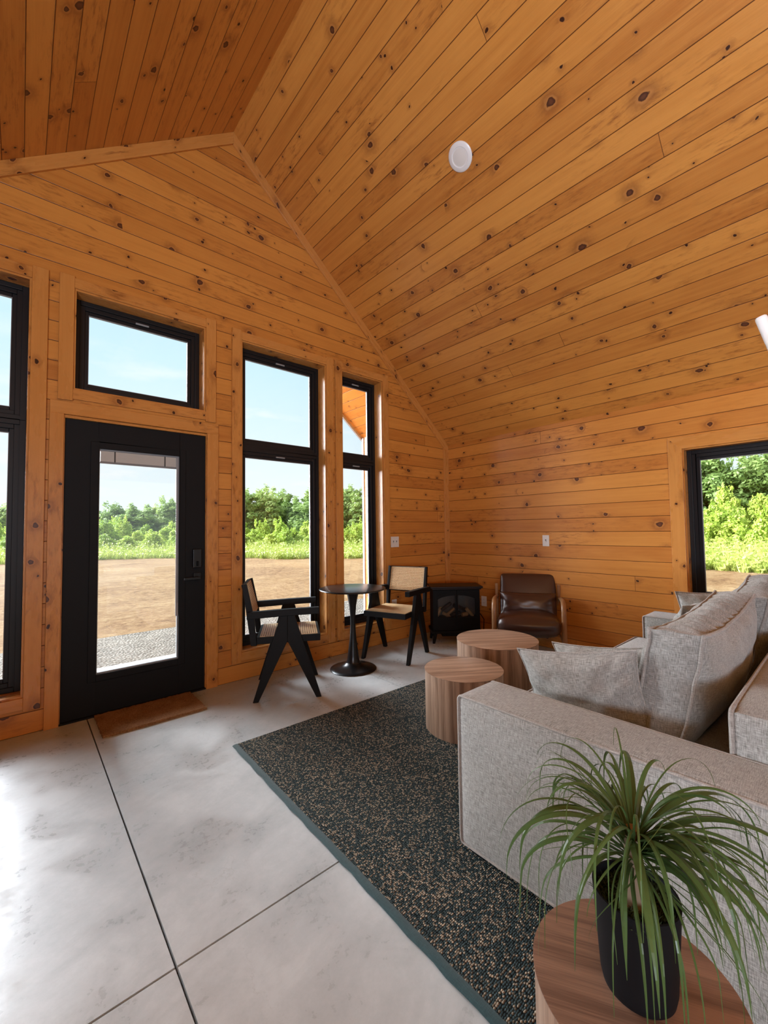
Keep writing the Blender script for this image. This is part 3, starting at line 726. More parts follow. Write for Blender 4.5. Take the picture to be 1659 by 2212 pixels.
ch2.location = (2.809, -.395, 0.0005); ch2.rotation_euler = (0, 0, math.radians(-159.3))

# ---------------------------------------------------------------- pedestal table
t = thing('pedestal_table', 'small round black pedestal table between the two cane chairs', 'table', (2.262, -.424, 0.0005))
mb = MB(); mb.lathe([(0, .0), (.205, .0), (.207, .004), (.202, .010), (.17, .016), (.11, .030), (.078, .046), (.066, .060), (0, .060)], 64); mb.build('base', M['iron'], t)
mb = MB(); mb.lathe([(.062, .0605), (.058, .068), (.050, .12), (.041, .18), (.031, .26), (.0245, .34), (.0225, .41), (.0245, .48), (.032, .56), (.044, .63), (.056, .68), (.062, .698)], 48); mb.build('column', M['iron'], t)
mb = MB(); mb.lathe([(0, .6985), (.27, .6985), (.293, .704), (.298, .710), (.296, .7155), (.290, .7175), (0, .7175)], 72); mb.build('tabletop', M['iron'], t)

# ---------------------------------------------------------------- electric stove
sa = math.atan2(-.643, .765)
t = thing('stove', 'small black freestanding stove with arched glass doors in the corner', 'stove', (3.575, -.545, 0.0005), sa)
# local x along the front, local -y is the front face, origin at the front centre
Wd, Dp = .255, .27
mb = MB(); z0, z1 = .135, .575
mb.box((-Wd, .012, z0), (-Wd + .015, Dp, z1)); mb.box((Wd - .015, .012, z0), (Wd, Dp, z1)); mb.box((-Wd + .015, Dp - .012, z0), (Wd - .015, Dp, z1)); mb.box((-Wd + .015, .012, z0), (Wd - .015, Dp - .012, z0 + .012)); mb.box((-Wd + .015, .012, z1 - .012), (Wd - .015, Dp - .012, z1))
mb.build('body', M['stove'], t, bevel=.002)
mb = MB(); mb.box((-Wd + .02, .15, z0 + .03), (Wd - .02, .16, z1 - .015)); mb.build('fire_back', M['stove_grey'], t)
mb = MB(); mb.box((-Wd - .028, -.030, .592), (Wd + .028, Dp + .01, .612)); mb.box((-Wd - .012, -.012, .575), (Wd + .012, Dp + .005, .592)); mb.build('top_plate', M['stove_top'], t, bevel=.005)
mb = MB(); mb.box((-Wd - .022, -.022, .108), (Wd + .022, Dp + .005, .135)); mb.box((-.16, .02, .07), (.20, Dp - .03, .108)); mb.build('plinth', M['stove'], t, bevel=.004)
for sx in (-1, 1):
    for yy in (0.0, Dp - .04):
        mb = MB(); x = sx * (Wd - .02)
        lo = [(x + sx * .02 - .013, yy - .006), (x + sx * .02 + .013, yy - .006), (x + sx * .02 + .013, yy + .02), (x + sx * .02 - .013, yy + .02)]
        hi = [(x - .022, yy), (x + .022, yy), (x + .022, yy + .035), (x - .022, yy + .035)]
        vv = [(a, b, 0) for a, b in lo] + [(a, b, .108) for a, b in hi]
        mb.raw(vv, [(0, 1, 2, 3), (4, 5, 6, 7), (0, 1, 5, 4), (1, 2, 6, 5), (2, 3, 7, 6), (3, 0, 4, 7)]); mb.build('leg', M['stove'], t, bevel=.004)
def arch(x): return .455 + .085 * math.sqrt(max(0, 1 - (x / .235) ** 2)) - .025
for sx in (-1, 1):
    N_ = 14; xa, xb = .006, .205
    inner = [(xa + .006 + (xb - xa - .006) * k / N_) for k in range(N_ + 1)]
    mb = MB(); f = lambda a, b, h: (sx * a, h, b)
    # panel strips round the arched glass
    mb.prism([(xb, .165), (Wd - .004, .165), (Wd - .004, .57), (xb, .57)], -.002, .012, f)
    mb.prism([(.0015, .140), (Wd - .004, .140), (Wd - .004, .165), (.0015, .165)], -.002, .012, f)
    mb.prism([(.0015, .165), (.012, .165), (.012, .57), (.0015, .57)], -.006, .012, f)
    mb.prism([(.012, .165), (xb, .165), (xb, .275), (.012, .275)], -.002, .012, f)
    for a, b in zip(inner[:-1], inner[1:]): mb.prism([(a, arch(a)), (b, arch(b)), (b, .57), (a, .57)], -.002, .012, f)
    d_ = mb.build('door', M['stove'], t, weld=True)
    mb = MB()
    for a, b in zip(inner[:-1], inner[1:]): mb.prism([(a, arch(a) + .014), (b, arch(b) + .014), (b, arch(b) + .040), (a, arch(a) + .040)], -.008, -.002, f)
    mb.build('arch_moulding', M['stove'], d_)
    mb = MB(); mb.box((sx * .010, .004, .27), (sx * .208, .007, .545)); mb.build('pane', M['glass'], d_, smooth=0)
for (x, y, z, ax, az, L, r_, mk) in ((-.19, .08, .315, .5, .9, .13, .022, 'log'), (-.10, .075, .290, .2, -.5, .10, .018, 'log'), (-.05, .085, .325, -.3, .6, .10, .016, 'log'), (.0, .09, .30, 0, .2, .12, .017, 'char'),
                                     (.10, .07, .295, .15, .1, .07, .022, 'log'), (.155, .08, .315, -.4, -.8, .12, .018, 'log'), (-.10, .10, .375, .2, .5, .14, .02, 'char'), (.05, .10, .365, 0, -.4, .16, .02, 'char')):
    d = Vector((math.cos(az) * .9, .35 * math.sin(ax + 1), math.sin(az))).normalized() * L / 2; c = Vector((x, y, z))
    mb = MB(); mb.tube([c - d, c, c + d], [r_, r_ * 1.05, r_ * .95], 7); o = mb.build('log', M[mk], t)
    if mk == 'log': tag(o, 'pale split log behind the glass')
    else: tag(o, 'charred log behind the glass')
mb = MB(); mb.box((-Wd + .02, .02, z0 + .02), (Wd - .02, .148, .272)); mb.build('ember_bed', M['char'], t)
mb = MB(); mb.lathe([(0, 0), (.012, 0), (.014, .02), (0, .024)], 14); kn = mb.build('side_knob', M['stove'], t); kn.location = (Wd, .10, .43); kn.rotation_euler = (0, PI / 2, 0)
mb = MB(); mb.tube([(Wd + .0, .22, .30), (Wd + .05, .20, .27), (Wd + .10, .24, .20), (Wd + .10, .27, .05), (Wd + .08, .26, .01)], .005, 6); mb.build('power_cord', M['stove'], t)

# ---------------------------------------------------------------- leather armchair
t = thing('leather_armchair', 'low brown leather armchair with bent wood arms by the right wall', 'armchair', (3.755, -1.285, 0.0005), math.radians(210))
for sy in (1, -1):
    y = sy * .305
    pts = [(.235, y, 0), (.245, y, .20), (.252, y, .38), (.250, y, .46), (.235, y, .515), (.20, y, .545), (.15, y, .555), (.0, y, .545), (-.14, y, .53), (-.27, y, .515)]
    sm = []
    for k in range(len(pts) - 1):
        for q in range(4):
            a, b = Vector(pts[k]), Vector(pts[k + 1]); sm.append(a.lerp(b, q / 4))
    sm.append(Vector(pts[-1]))
    for _ in range(2): sm = [sm[0]] + [(sm[i - 1] + sm[i] * 2 + sm[i + 1]) / 4 for i in range(1, len(sm) - 1)] + [sm[-1]]
    mb = MB(); mb.tube(sm, .022, 12, flat=.8); mb.build('bent_arm', M['armwood'], t)
    mb = MB(); mb.prism([(-.345, 0), (-.305, 0), (-.235, .56), (-.225, .655), (-.255, .655), (-.275, .56)], y - .020, y + .010, lambda a, b, h: (a, h, b)); mb.build('rear_leg', M['armwood'], t, bevel=.005)
    mb = MB(); mb.box((-.28, y - sy * .03, .215), (.235, y - sy * .012, .255)); mb.build('side_rail', M['armwood'], t, bevel=.004)
def seatwarp(p):
    x, y, z = p; return (x + .02 * (1 - (y / .28) ** 2) * (x > .1), y, z + .055 * (x + .1) - .10 * max(0, .02 - x) * 0)
mb = MB(); mb.soft((-.20, -.278, .235), (.300, .278, .385), .065, (.02, .01, .045), 18, warp=seatwarp); mb.build('seat_cushion', M['leather'], t)
MM = Matrix.Translation((-.215, 0, .345)) @ Matrix.Rotation(math.radians(-17), 4, 'Y')
mb = MB(); mb.soft((-.065, -.272, -.02), (.065, .272, .415), .035, (.02, .005, .005), 16, M=MM); mb.build('back_cushion', M['leather'], t)
def pillow_mesh(mb, w_, h_, th, M4, n=26, pinch=.07, seed=0, wr=.006, expo=2.6):
    rows = []
    for side in (1, -1):
        g_ = []
        for i in range(n + 1):
            row = []
            for j in range(n + 1):
                a = -1 + 2 * i / n; b = -1 + 2 * j / n
                x = a * w_ / 2 * (1 - pinch * (1 - b * b)); y = b * h_ / 2 * (1 - pinch * (1 - a * a))
                k = max(0, (1 - abs(a) ** expo)) * max(0, (1 - abs(b) ** expo)); z = th / 2 * k ** .55
                edge = 1 - k
                nz_ = mnoise.noise(Vector((a * 3 + seed, b * 3, side * 2.0))) * wr * 1.3
                rad = mnoise.noise(Vector((math.atan2(b, a) * 4 + seed, seed, side))) * wr * 2.2 * edge * (k > 0.0005)
                z = max(0, z + (nz_ + rad) * min(1, k * 6)) + 0.002 * (k > 0)
                row.append(M4 @ Vector((x, y, side * z)))
            g_.append(row)
        rows.append(g_)
    for side, g_ in zip((1, -1), rows):
        for i in range(n):
            for j in range(n):
                q = [g_[i][j], g_[i + 1][j], g_[i + 1][j + 1], g_[i][j + 1]]
                i2, j2 = i / n * w_, j / n * h_; s_ = w_ / n; s2 = h_ / n
                mb.face(q, [(i2, j2), (i2 + s_, j2), (i2 + s_, j2 + s2), (i2, j2 + s2)])
    loop = [rows[0][i][0] for i in range(n)] + [rows[0][n][j] for j in range(n)] + [rows[0][n - i][n] for i in range(n)] + [rows[0][0][n - j] for j in range(n)]
    return loop
MM = Matrix.Translation((-.085, 0, .475)) @ Matrix.Rotation(math.radians(-14), 4, 'Y') @ Matrix.Rotation(PI / 2, 4, 'Y') @ Matrix.Rotation(PI / 2, 4, 'Z')
lp = thing('lumbar_pillow', 'small brown leather lumbar pillow resting in the armchair', 'pillow', tuple(t.location), math.radians(210))
mb = MB(); pillow_mesh(mb, .53, .23, .14, MM, pinch=.05, seed=4.2, wr=.0025, expo=3.2); mb.build('cover', M['leather'], lp)

# ---------------------------------------------------------------- drum tables
def drum(name, label, x, y, z0, h, r_, top, group=None):
    t = thing(name, label, 'table', (x, y, z0), 0, group)
    mb = MB(); mb.lathe([(r_ - .003, 0), (r_ - .002, .002), (r_ - .002, h - .003)], 96); mb.build('drum', M['lam_side'], t)
    mb = MB(); mb.lathe([(0, h - .003), (r_ - .002, h - .003), (r_, h - .002), (r_, h - .0005), (r_ - .0015, h), (0, h)], 96); mb.build('tabletop', M[top], t)
    return t
drum('coffee_table', 'lower front round wood drum table on the rug nearest the door', 2.105, -1.785, .0125, .352, .243, 'lam_top', 'drum coffee tables on the rug')
drum('coffee_table', 'taller rear round wood drum table in front of the leather armchair', 2.665, -1.655, .0125, .410, .292, 'lam_top', 'drum coffee tables on the rug')
drum('side_table', 'small round wood drum side table under the potted palm', .742, -3.190, .0005, .5195, .150, 'lam_top_shaded')

# ---------------------------------------------------------------- sofa
t = thing('sofa', 'large oatmeal linen sofa facing the gable wall', 'sofa', (0, 0, 0))
AX0, AX1, BX0, BX1 = 1.282, 1.505, 3.365, 3.60
YF, YK = -2.402, -3.43
def warp_none(p): return p
def rect_loop(x, y0, y1, z0, z1, rc):
    pts = []
    for (cy, cz, a0) in ((y1 - rc, z1 - rc, 0), (y0 + rc, z1 - rc, 90), (y0 + rc, z0 + rc, 180), (y1 - rc, z0 + rc, 270)):
        for k in range(5):
            a = math.radians(a0 + 90 * k / 4); pts.append((x, cy + rc * math.cos(a), cz + rc * math.sin(a)))
    out = []
    for i, p in enumerate(pts):
        q = pts[(i + 1) % len(pts)]; d = (Vector(q) - Vector(p)).length; m = max(1, int(d / .04))
        for k in range(m): out.append(tuple(Vector(p).lerp(Vector(q), k / m)))
    return out
for x0, x1, lab in ((AX0, AX1, None), (BX0, BX1, None)):
    mb = MB(); mb.soft((x0, YK, .045), (x1, YF, .600), .018, (.006, .004, .010), 20)
    arm = mb.build('arm', M['linen'], t)
    mb = MB()
    for xx in (x0 + .004, x1 - .004): mb.tube(rect_loop(xx, YK + .004, YF - .004, .050, .597, .016), .0055, 8, closed=True)
    mb.build('piping', M['piping'], arm)
mb = MB(); mb.soft((AX1 - .002, YK + .02, .045), (BX0 + .002, -2.43, .255), .012, (0, .003, 0), 10); mb.build('base', M['linen'], t)
mb = MB(); mb.soft((AX1 + .004, YK, .10), (BX0 - .004, -3.19, .722), .022, (.0, .004, .008), 18); bk = mb.build('back', M['linen'], t)
mb = MB()
loop = rect_loop(0, AX1 + .008, BX0 - .008, .12, .718, .02); mb.tube([(p[1], -3.194, p[2]) for p in loop], .0065, 8, closed=True); mb.build('piping', M['piping'], bk)
mid = 2.43
for x0, x1 in ((AX1 + .006, mid - .004), (mid + .004, BX0 - .006)):
    mb = MB(); mb.soft((x0, -3.185, .258), (x1, -2.355, .445), .028, (.004, .012, .022), 18); cu = mb.build('seat_cushion', M['linen'], t)
    mb = MB()
    for zz in (.272, .438):
        lp_ = []
        for (cx, cy, a0) in ((x1 - .02, -2.375, 0), (x0 + .02, -2.375, 90), (x0 + .02, -3.165, 180), (x1 - .02, -3.165, 270)):
            for k in range(5): a = math.radians(a0 + 22.5 * k); lp_.append((cx + .02 * math.cos(a), cy + .02 * math.sin(a), zz))
        mb.tube(lp_, .005, 6, closed=True)
    mb.build('piping', M['piping'], cu)
def back_cushion(x0, x1, ybf, ytf, zb, ztn, ztf, th, seed):
    """box cushion leaning on the sofa back: piped front and rear seams, bulging faces, gathered top"""
    n = 30; W_ = x1 - x0
    def P(a, s_, side):
        # a 0..1 along x, s_ 0..1 up; side: 1 front seam .. 0 rear seam
        zt = ztn + (ztf - ztn) * a
        x = x0 + W_ * a; z = zb + (zt - zb) * s_
        y = ybf + (ytf - ybf) * s_ - th * (1 - side)
        ca = 4 * a * (1 - a); cs = 4 * s_ * (1 - s_)
        z += -.022 * ca * (s_ > .5) * (s_ - .5) * 2 + .012 * (abs(2 * a - 1) ** 4) * s_
        x += .012 * (2 * a - 1) * (1 - cs) - .010 * (2 * a - 1) * cs
        z += .006 * mnoise.noise(Vector((a * 9 + seed, s_ * 4, side * 3)))
        y += .006 * mnoise.noise(Vector((a * 7 + seed + 5, s_ * 6, side * 3)))
        return Vector((x, y, z))
    mb = MB()
    for side, sg in ((1, 1), (0, -1)):
        G_ = []
        for i in range(n + 1):
            row = []
            for j in range(n + 1):
                a, s_ = i / n, j / n; p = P(a, s_, side); k = (4 * a * (1 - a)) ** .5 * (4 * s_ * (1 - s_)) ** .5
                wr = .010 * mnoise.noise(Vector((a * 5 + seed, s_ * 7, sg))) + .008 * math.sin(a * 46 + 5 * mnoise.noise(Vector((a * 3, s_ * 2, seed)))) * max(0, s_ - .72) * 2.2
                p.y += sg * (.075 * k + wr * min(1, k * 2.5)); row.append(p)
            G_.append(row)
        for i in range(n):
            for j in range(n): mb.face([G_[i][j], G_[i + 1][j], G_[i + 1][j + 1], G_[i][j + 1]])
    # gusset: top, bottom and the two ends
    m = 10
    def strip(fa):
        N_ = 150 if fa in (top_, bot_) else 30
        G_ = []
        for i in range(N_ + 1):
            row = []
            for q in range(m + 1):
                f_ = q / m; p = fa(i / N_, 0).lerp(fa(i / N_, 1), f_); k = math.sin(PI * f_); c_ = math.sin(PI * i / N_) ** .4
                if fa is top_: p.z += .030 * k * c_ + (.0125 * k + .003) * c_ * math.sin(i / N_ * 78 + 6 * mnoise.noise(Vector((i / N_ * 4, f_, seed)))) + .004 * k * mnoise.noise(Vector((i / N_ * 14, f_ * 2, seed)))
                elif fa is end0: p.x -= .016 * k * c_ + .006 * k * mnoise.noise(Vector((i / N_ * 5, f_ * 2, seed)))
                elif fa is end1: p.x += .016 * k * c_
                row.append(p)
            G_.append(row)
        for i in range(N_):
            for q in range(m): mb.face([G_[i][q], G_[i + 1][q], G_[i + 1][q + 1], G_[i][q + 1]])
    top_ = lambda k, s_: P(k, 1, s_); bot_ = lambda k, s_: P(k, 0, s_); end0 = lambda k, s_: P(0, k, s_); end1 = lambda k, s_: P(1, k, s_)
    for fa in (top_, bot_, end0, end1): strip(fa)
    cu = mb.build('back_cushion', M['linen'], t, smooth=70)
    mb = MB(); N_ = 30
    for side in (0, 1):
        lp_ = [P(k / N_, 1, side) for k in range(N_)] + [P(1, 1 - k / N_, side) for k in range(N_)] + [P(1 - k / N_, 0, side) for k in range(N_)] + [P(0, k / N_, side) for k in range(N_)]
        off = Vector((0, .003 if side else -.003, 0)); lp_ = [p + off for p in lp_]
        mb.tube(lp_, .0065, 8, closed=True)
    mb.build('piping', M['piping'], cu)
back_cushion(1.715, 2.700, -2.862, -2.948, .452, .862, .885, .150, 1.7)
back_cushion(2.735, 3.345, -2.900, -3.000, .452, .872, .920, .150, 6.3)
for sx_, xx in ((1, 1.34), (2, 3.54)):
    for yy in (-2.46, -3.37):
        mb = MB(); mb.box((xx - .03, yy - .03, .0125), (xx + .03, yy + .03, .05)); mb.build('foot', M['chair_wood'], t, bevel=.004)

# throw pillows
def throw_pillow(label, centre, w_, h_, th, Rm, seed):
    p = thing('throw_pillow', label, 'pillow', centre, group='linen throw pillows on the sofa')
    mb = MB(); loop = pillow_mesh(mb, w_, h_, th, Rm, pinch=.10, seed=seed, wr=.008); mb.build('cover', M['linen'], p, smooth=80)
    mb = MB(); mb.tube(loop, .0042, 8, closed=True); mb.build('piping', M['piping'], p)
    return p
def frame_rot(wdir, hdir):
    a = Vector(wdir).normalized(); b = Vector(hdir); b = (b - a * b.dot(a)).normalized(); c = a.cross(b)
    return Matrix(((a.x, b.x, c.x, 0), (a.y, b.y, c.y, 0), (a.z, b.z, c.z, 0), (0, 0, 0, 1)))
throw_pillow('oatmeal throw pillow nearest the near sofa arm', (1.690, -2.705, .590), .46, .34, .15, frame_rot((.10, -1, .17), (-.20, .12, 1)), 2.0)
throw_pillow('oatmeal throw pillow just behind the one by the near arm', (2.03, -2.675, .546), .46, .32, .15, frame_rot((.02, -1, .14), (-.18, .1, 1)), 11.0)
throw_pillow('oatmeal throw pillow at the far end, leaning in front of the back cushions', (2.93, -2.81, .625), .44, .40, .16, frame_rot((1, -.25, .06), (.1, -.32, 1)), 21.0)
throw_pillow('oatmeal throw pillow wedged against the far sofa arm', (3.20, -2.88, .645), .42, .40, .14, frame_rot((.5, -1, .1), (.12, -.2, 1)), 31.0)

# ---------------------------------------------------------------- potted ponytail palm
px, py, pz = .741, -3.197, .5205
pp = thing('potted_palm', 'ponytail palm with arching strap leaves in a black pot', 'plant', (px, py, pz)); pp.scale = (.911, .911, .911)
mb = MB(); mb.lathe([(0, 0), (.048, 0), (.055, .006), (.058, .02), (.0665, .155), (.0670, .160), (.0635, .160), (.060, .140), (0, .138)], 56); mb.build('pot', M['pot'], pp)
mb = MB(); mb.tube([(0, 0, .136), (.0, 0, .155), (.001, .0, .18), (.0, .001, .205), (-.001, .0, .235), (0, 0, .265)], [.026, .022, .0165, .0145, .0145, .011], 14); mb.build('trunk', M['bark'], pp)
mb = MB()
for k in range(1500):
    a = R.uniform(0, 2 * PI); r_ = .060 * math.sqrt(R.random()); x, y = r_ * math.cos(a), r_ * math.sin(a)
    if r_ < .018: continue
    L = R.uniform(.008, .024); d = Vector((R.uniform(-1, 1), R.uniform(-1, 1), R.uniform(.2, 1.0))).normalized() * L; s_ = Vector((R.uniform(-1, 1), R.uniform(-1, 1), 0)).normalized() * .0012
    p = Vector((x, y, .137)); m_ = p + d * .6 + Vector((0, 0, .002))
    mb.face([p - s_, p + s_, m_ + s_ * .8, m_ - s_ * .8]); mb.face([m_ - s_ * .8, m_ + s_ * .8, p + d])
ms_ = mb.build('moss', M['moss'], pp, weld=False, recalc=False); tag(ms_, 'wiry moss over the soil', kind='stuff')
mb = MB()
def strap(az, z0, el0, L, wd, droop, twist, curl=0.0):
    n = 22; p = Vector((.012 * math.cos(az), .012 * math.sin(az), z0)); el = el0; a = az; ds = L / n; prev = None
    for k in range(n + 1):
        f_ = k / n
        d = Vector((math.cos(a) * math.cos(el), math.sin(a) * math.cos(el), math.sin(el)))
        sd = Vector((-math.sin(a), math.cos(a), 0)); nn = sd.cross(d); tw = twist * f_; sd = sd * math.cos(tw) + nn * math.sin(tw)
        wk = wd * (min(1, .55 + f_ * 2.2) if f_ < .2 else (1 - ((f_ - .2) / .8) ** 1.6)) * .5 + .0003
        fold = nn * (wk * .35)
        cur = (p - sd * wk + fold, p.copy(), p + sd * wk + fold)
        if prev:
            mb.face([prev[0], prev[1], cur[1], cur[0]]); mb.face([prev[1], prev[2], cur[2], cur[1]])
        prev = cur; p = p + d * ds
        el = max(-1.52, el - droop * (.35 + 1.3 * f_) / n * (1.0 if el > -1.3 else .2)); a += curl / n
for k in range(118):
    az = R.uniform(0, 2 * PI); t_ = R.random()
    strap(az, .205 + .060 * t_, R.uniform(.05, .65) + .75 * t_, R.uniform(.17, .31), R.choice((.003, .004, .006, .008, .010, .012)), R.uniform(2.3, 4.3), R.uniform(-.8, .8), R.uniform(-.7, .7))
for az, el0, L, wd, dr in ((3.9, .75, .36, .016, 2.6), (3.5, .55, .34, .015, 2.3), (4.6, .55, .34, .015, 2.9), (5.0, .85, .40, .016, 3.0), (5.4, .6, .40, .015, 2.4), (2.6, .7, .36, .014, 2.6), (.3, .7, .38, .014, 2.2), (5.9, .55, .42, .016, 2.2), (1.4, 1.25, .30, .013, 2.5), (4.2, 1.0, .33, .015, 3.1)):
    strap(az, .25, el0, L * .84, wd, dr * 1.1, R.uniform(-.4, .4), R.uniform(-.3, .3))
for k in range(26):                                   # dry curled wisps
    strap(R.uniform(0, 2 * PI), .22, R.uniform(-.2, 1.3), R.uniform(.16, .30), .0022, R.uniform(1.0, 3.2), 0, R.uniform(-2.5, 2.5))
mb.build('foliage', M['palm_leaf'], pp, weld=False, recalc=False, smooth=80)

# ---------------------------------------------------------------- white tubular floor lamp behind the sofa (only its head shows at the right edge)
fl = thing('floor_lamp', 'white tubular lamp head at the right edge above the sofa back', 'floor lamp', (2.16, -3.62, 0.0005))
mb = MB(); mb.lathe([(0, 0), (.14, 0), (.14, .014), (.13, .02), (0, .02)], 40); mb.build('base', M['white_metal'], fl)
mb = MB(); mb.tube([(0, 0, .02), (0, 0, 1.72)], .011, 14); mb.build('pole', M['white_metal'], fl)
mb = MB(); tip = Vector((1.905 - 2.16, -3.258 + 3.62, 1.955)); ax_ = Vector((.060, -.050, -.203)).normalized(); tail = tip + ax_ * .46
mb.tube([tip, tip + ax_ * .004, tip + ax_ * .01, tail - ax_ * .01, tail], [.012, .0160, .0168, .0168, .015], 24); mb.build('lamp_head', M['white_metal'], fl)
mb = MB(); mb.tube([(0, 0, 1.70), tail - ax_ * .10], .008, 10); mb.build('arm', M['white_metal'], fl)

# ---------------------------------------------------------------- outdoors
GZ = -.20
mb = MB(); mb.box((XL - T, T, GZ - .1), (XR + T, 1.84, -.17)); struct(mb.build('porch_slab', M['stoop'], smooth=0), 'pale concrete porch slab outside the door', 'porch')
mb = MB(); mb.box((-14, 1.84, GZ - .1), (26, 3.46, GZ)); struct(mb.build('gravel_path', M['gravel'], smooth=0), 'grey gravel strip along the house', 'path')
def edge_r(th):                                       # distance from the viewer to the far edge of the bare dirt, by bearing from +y towards +x
    d = math.degrees(th)
    tab = [(-60, 28), (-10, 28), (10, 27.5), (27, 22.5), (50, 19.5), (83, 17.2), (110, 17)]
    for (a, ra), (b, rb) in zip(tab[:-1], tab[1:]):
        if a <= d <= b: return ra + (rb - ra) * (d - a) / (b - a)
    return 20
mb = MB(); rows = []
for i in range(61):
    th = math.radians(-55 + 165 * i / 60); row = []
    for j in range(36):
        r_ = 3.0 + (edge_r(th) + 1.5 - 3.0) * (j / 35); x, y = CAM.x + r_ * math.sin(th), CAM.y + r_ * math.cos(th)
        z = GZ - .012 + .035 * mnoise.noise(Vector((x * .9, y * 2.2, 0))) + .03 * mnoise.noise(Vector((x * .25, y * .5, 3)))
        if y < 4.2 and x < 26: z = min(z, GZ - .03)
        if x < XR + .5 and y < T + .5: z = GZ - .2
        row.append((x, y, z))
    rows.append(row)
for i in range(60):
    for j in range(35): mb.face([rows[i][j], rows[i + 1][j], rows[i + 1][j + 1], rows[i][j + 1]])
struct(mb.build('dirt_field', M['dirt'], smooth=180), 'bare tan dirt field around the house', 'ground')
mb = MB()
for i in range(60):
    q = []
    for k, j in ((i, 0), (i + 1, 0), (i + 1, 1), (i, 1)):
        th = math.radians(-55 + 165 * k / 60); r_ = (edge_r(th) + .5) if j == 0 else 140; q.append((CAM.x + r_ * math.sin(th), CAM.y + r_ * math.cos(th), GZ - .06))
    mb.face(q)
struct(mb.build('meadow_ground', M['grass'], smooth=0), 'green ground beyond the dirt field', 'ground')

RO = random.Random(21)
spans = [(-4, 46), (73, 92)]
mb = MB()
for k in range(30000):
    lo, hi = spans[0] if RO.random() < .66 else spans[1]
    d_ = RO.uniform(lo, hi); th = math.radians(d_); q_ = RO.random() ** 1.3 * 6.5; r_ = edge_r(th) - .3 + q_ + .7 * mnoise.noise(Vector((d_ * .7, 0, 0)))
    x, y = CAM.x + r_ * math.sin(th), CAM.y + r_ * math.cos(th)
    h = RO.uniform(.25, .80) * (.55 + .12 * q_) * (1 + .3 * mnoise.noise(Vector((x, y, 0)))); a = RO.uniform(0, 2 * PI); s_ = Vector((math.cos(a), math.sin(a), 0)); p = Vector((x, y, GZ - .06)); le = Vector((RO.uniform(-.35, .35), RO.uniform(-.35, .35), 1)) * h
    if k % 3:
        w_ = RO.uniform(.010, .028); mb.face([p - s_ * w_, p + s_ * w_, p + le * .6 + s_ * w_ * .8, p + le * .6 - s_ * w_ * .8]); mb.face([p + le * .6 - s_ * w_ * .8, p + le * .6 + s_ * w_ * .8, p + le])
    else:
        for q in range(3):
            c = p + le * RO.uniform(.45, 1.1); a_ = Vector((RO.gauss(0, 1), RO.gauss(0, 1), RO.gauss(0, .6))).normalized() * RO.uniform(.04, .09); b_ = a_.orthogonal().normalized() * a_.length * .55
            mb.face([c - a_, c - b_, c + a_, c + b_])
gr = mb.build('tall_grass', M['grass'], weld=False, recalc=False, smooth=0); tag(gr, 'band of tall yellow-green weeds and grass along the dirt edge', 'grass', kind='stuff')

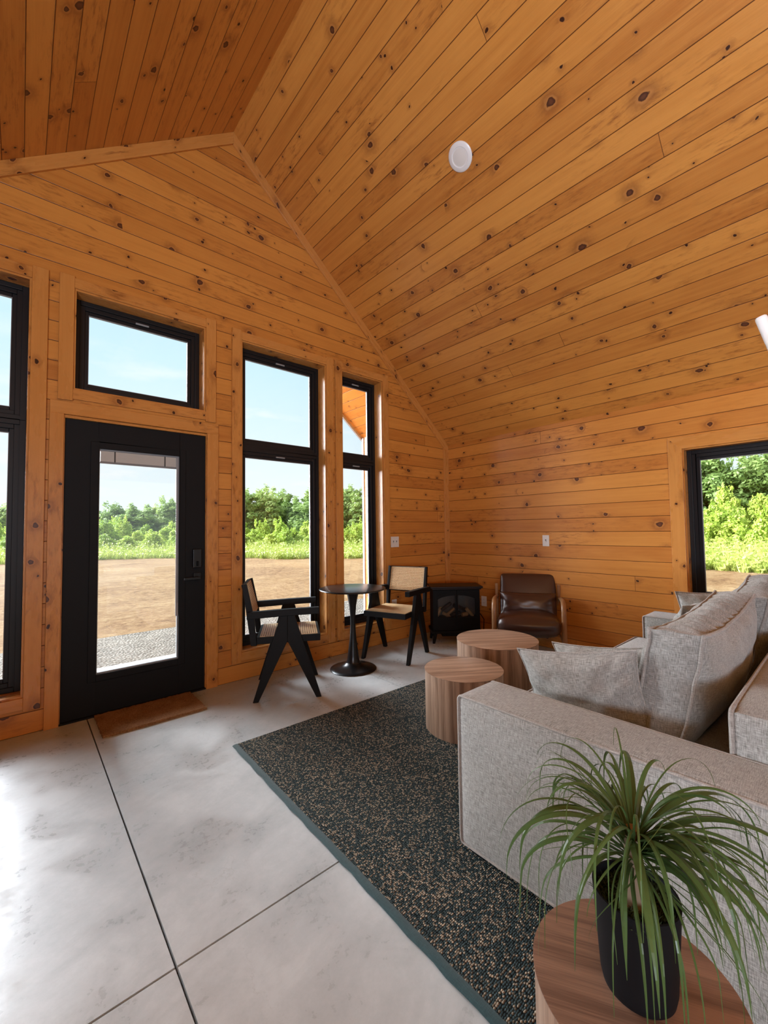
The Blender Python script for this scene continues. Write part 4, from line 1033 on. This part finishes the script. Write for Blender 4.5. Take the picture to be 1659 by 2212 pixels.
def crown_mesh(name, mat, nb, nl, wx, hz, leaf, seed, spire):
    """leafy crown: a column of irregular boughs, spires on top"""
    rr = random.Random(seed); mb = MB(); blobs = []
    for k in range(nb):
        z = (k + rr.random()) / nb; w_ = (.62 + .38 * math.sin(PI * min(1, z * 1.25))) if z < .8 else max(.35, (1 - z) * 4.2)
        a = rr.uniform(0, 2 * PI); r_ = wx * w_ * rr.uniform(.25, .85); sz = wx * rr.uniform(.16, .36) * (1 if z < .8 else .75)
        blobs.append((Vector((r_ * math.cos(a), r_ * math.sin(a), z * hz * .92)), sz, rr.uniform(.6, 1.2)))
    for k in range(spire):
        a = rr.uniform(0, 2 * PI); r_ = wx * rr.uniform(0, .55); blobs.append((Vector((r_ * math.cos(a), r_ * math.sin(a), hz * rr.uniform(.86, .99))), wx * rr.uniform(.07, .13), 2.6))
    wt_ = [b[1] ** 2 for b in blobs]
    for c, r_, el_ in rr.choices(blobs, wt_, k=nl):
        d = Vector((rr.gauss(0, 1), rr.gauss(0, 1), rr.gauss(.15, 1))).normalized(); p = c + Vector((d.x, d.y, d.z * el_)) * r_ * rr.uniform(.6, 1.2)
        if p.z < .03: continue
        nn = (d + Vector((rr.gauss(0, .7), rr.gauss(0, .7), rr.gauss(.3, .6)))).normalized(); a = nn.orthogonal().normalized(); b = nn.cross(a); q = rr.uniform(0, PI); a, b = a * math.cos(q) + b * math.sin(q), b * math.cos(q) - a * math.sin(q)
        s_ = leaf * rr.uniform(.5, 1.5); mb.face([p - a * s_, p - b * s_ * .5, p + a * s_, p + b * s_ * .5])
    o = mb.build(name, mat, weld=False, recalc=False, smooth=0); C.objects.unlink(o); me = o.data; bpy.data.objects.remove(o); return me
tree_m = [crown_mesh('tree_crown', M['tree_leaf'], 46, 14000, 1.75, 5.2, .105, s_, 6) for s_ in (1, 2, 3)]
bush_m = [crown_mesh('bush_crown', M['bush_leaf'], 26, 6500, 1.1, 2.0, .070, s_, 5) for s_ in (11, 12, 13)]
def plant(name, me, th_deg, dr, sx, sz, label, cat, group):
    th = math.radians(th_deg); r_ = edge_r(th) + dr
    o = bpy.data.objects.new(name, me); C.objects.link(o); o.location = (CAM.x + r_ * math.sin(th), CAM.y + r_ * math.cos(th), GZ - .08)
    o.scale = (sx, sx, sz); o.rotation_euler = (0, 0, RO.uniform(0, 6.28)); tag(o, label, cat, group)
def tree_h(d):                                        # tree-top height in metres, by bearing
    tab = [(-60, 4.0), (5, 4.2), (14, 5.0), (25, 5.9), (33, 6.0), (40, 6.5), (73, 7.4), (110, 7.4)]
    for (a, ra), (b, rb) in zip(tab[:-1], tab[1:]):
        if a <= d <= b: return ra + (rb - ra) * (d - a) / (b - a)
    return 6
for lo, hi in spans:
    d = lo
    while d < hi:
        for row, dr in enumerate((22, 29)):
            hh = tree_h(d) * RO.uniform(.78, 1.04) * (1.0 if row == 0 else 1.13)
            plant('tree', RO.choice(tree_m), d + RO.uniform(-.5, .5) + row * 1.6, dr + RO.uniform(-2, 2), RO.uniform(1.2, 1.6), hh / 5.2, 'dense green leafy tree in the wood beyond the meadow', 'tree', 'trees of the far wood')
        d += 3.0
    d = lo
    while d < hi:
        for row, dr in enumerate((6.5, 10, 14.5)):
            plant('bush', RO.choice(bush_m), d + RO.uniform(-.5, .5) + row * .9, dr + RO.uniform(-.8, .8), RO.uniform(.75, 1.1), RO.uniform(.55, .95) * (1 + .30 * row) * (1.2 if d > 60 else .95), 'bright yellow-green bush between tall grass and wood', 'bush', 'bushes behind the tall grass')
        d += 2.7
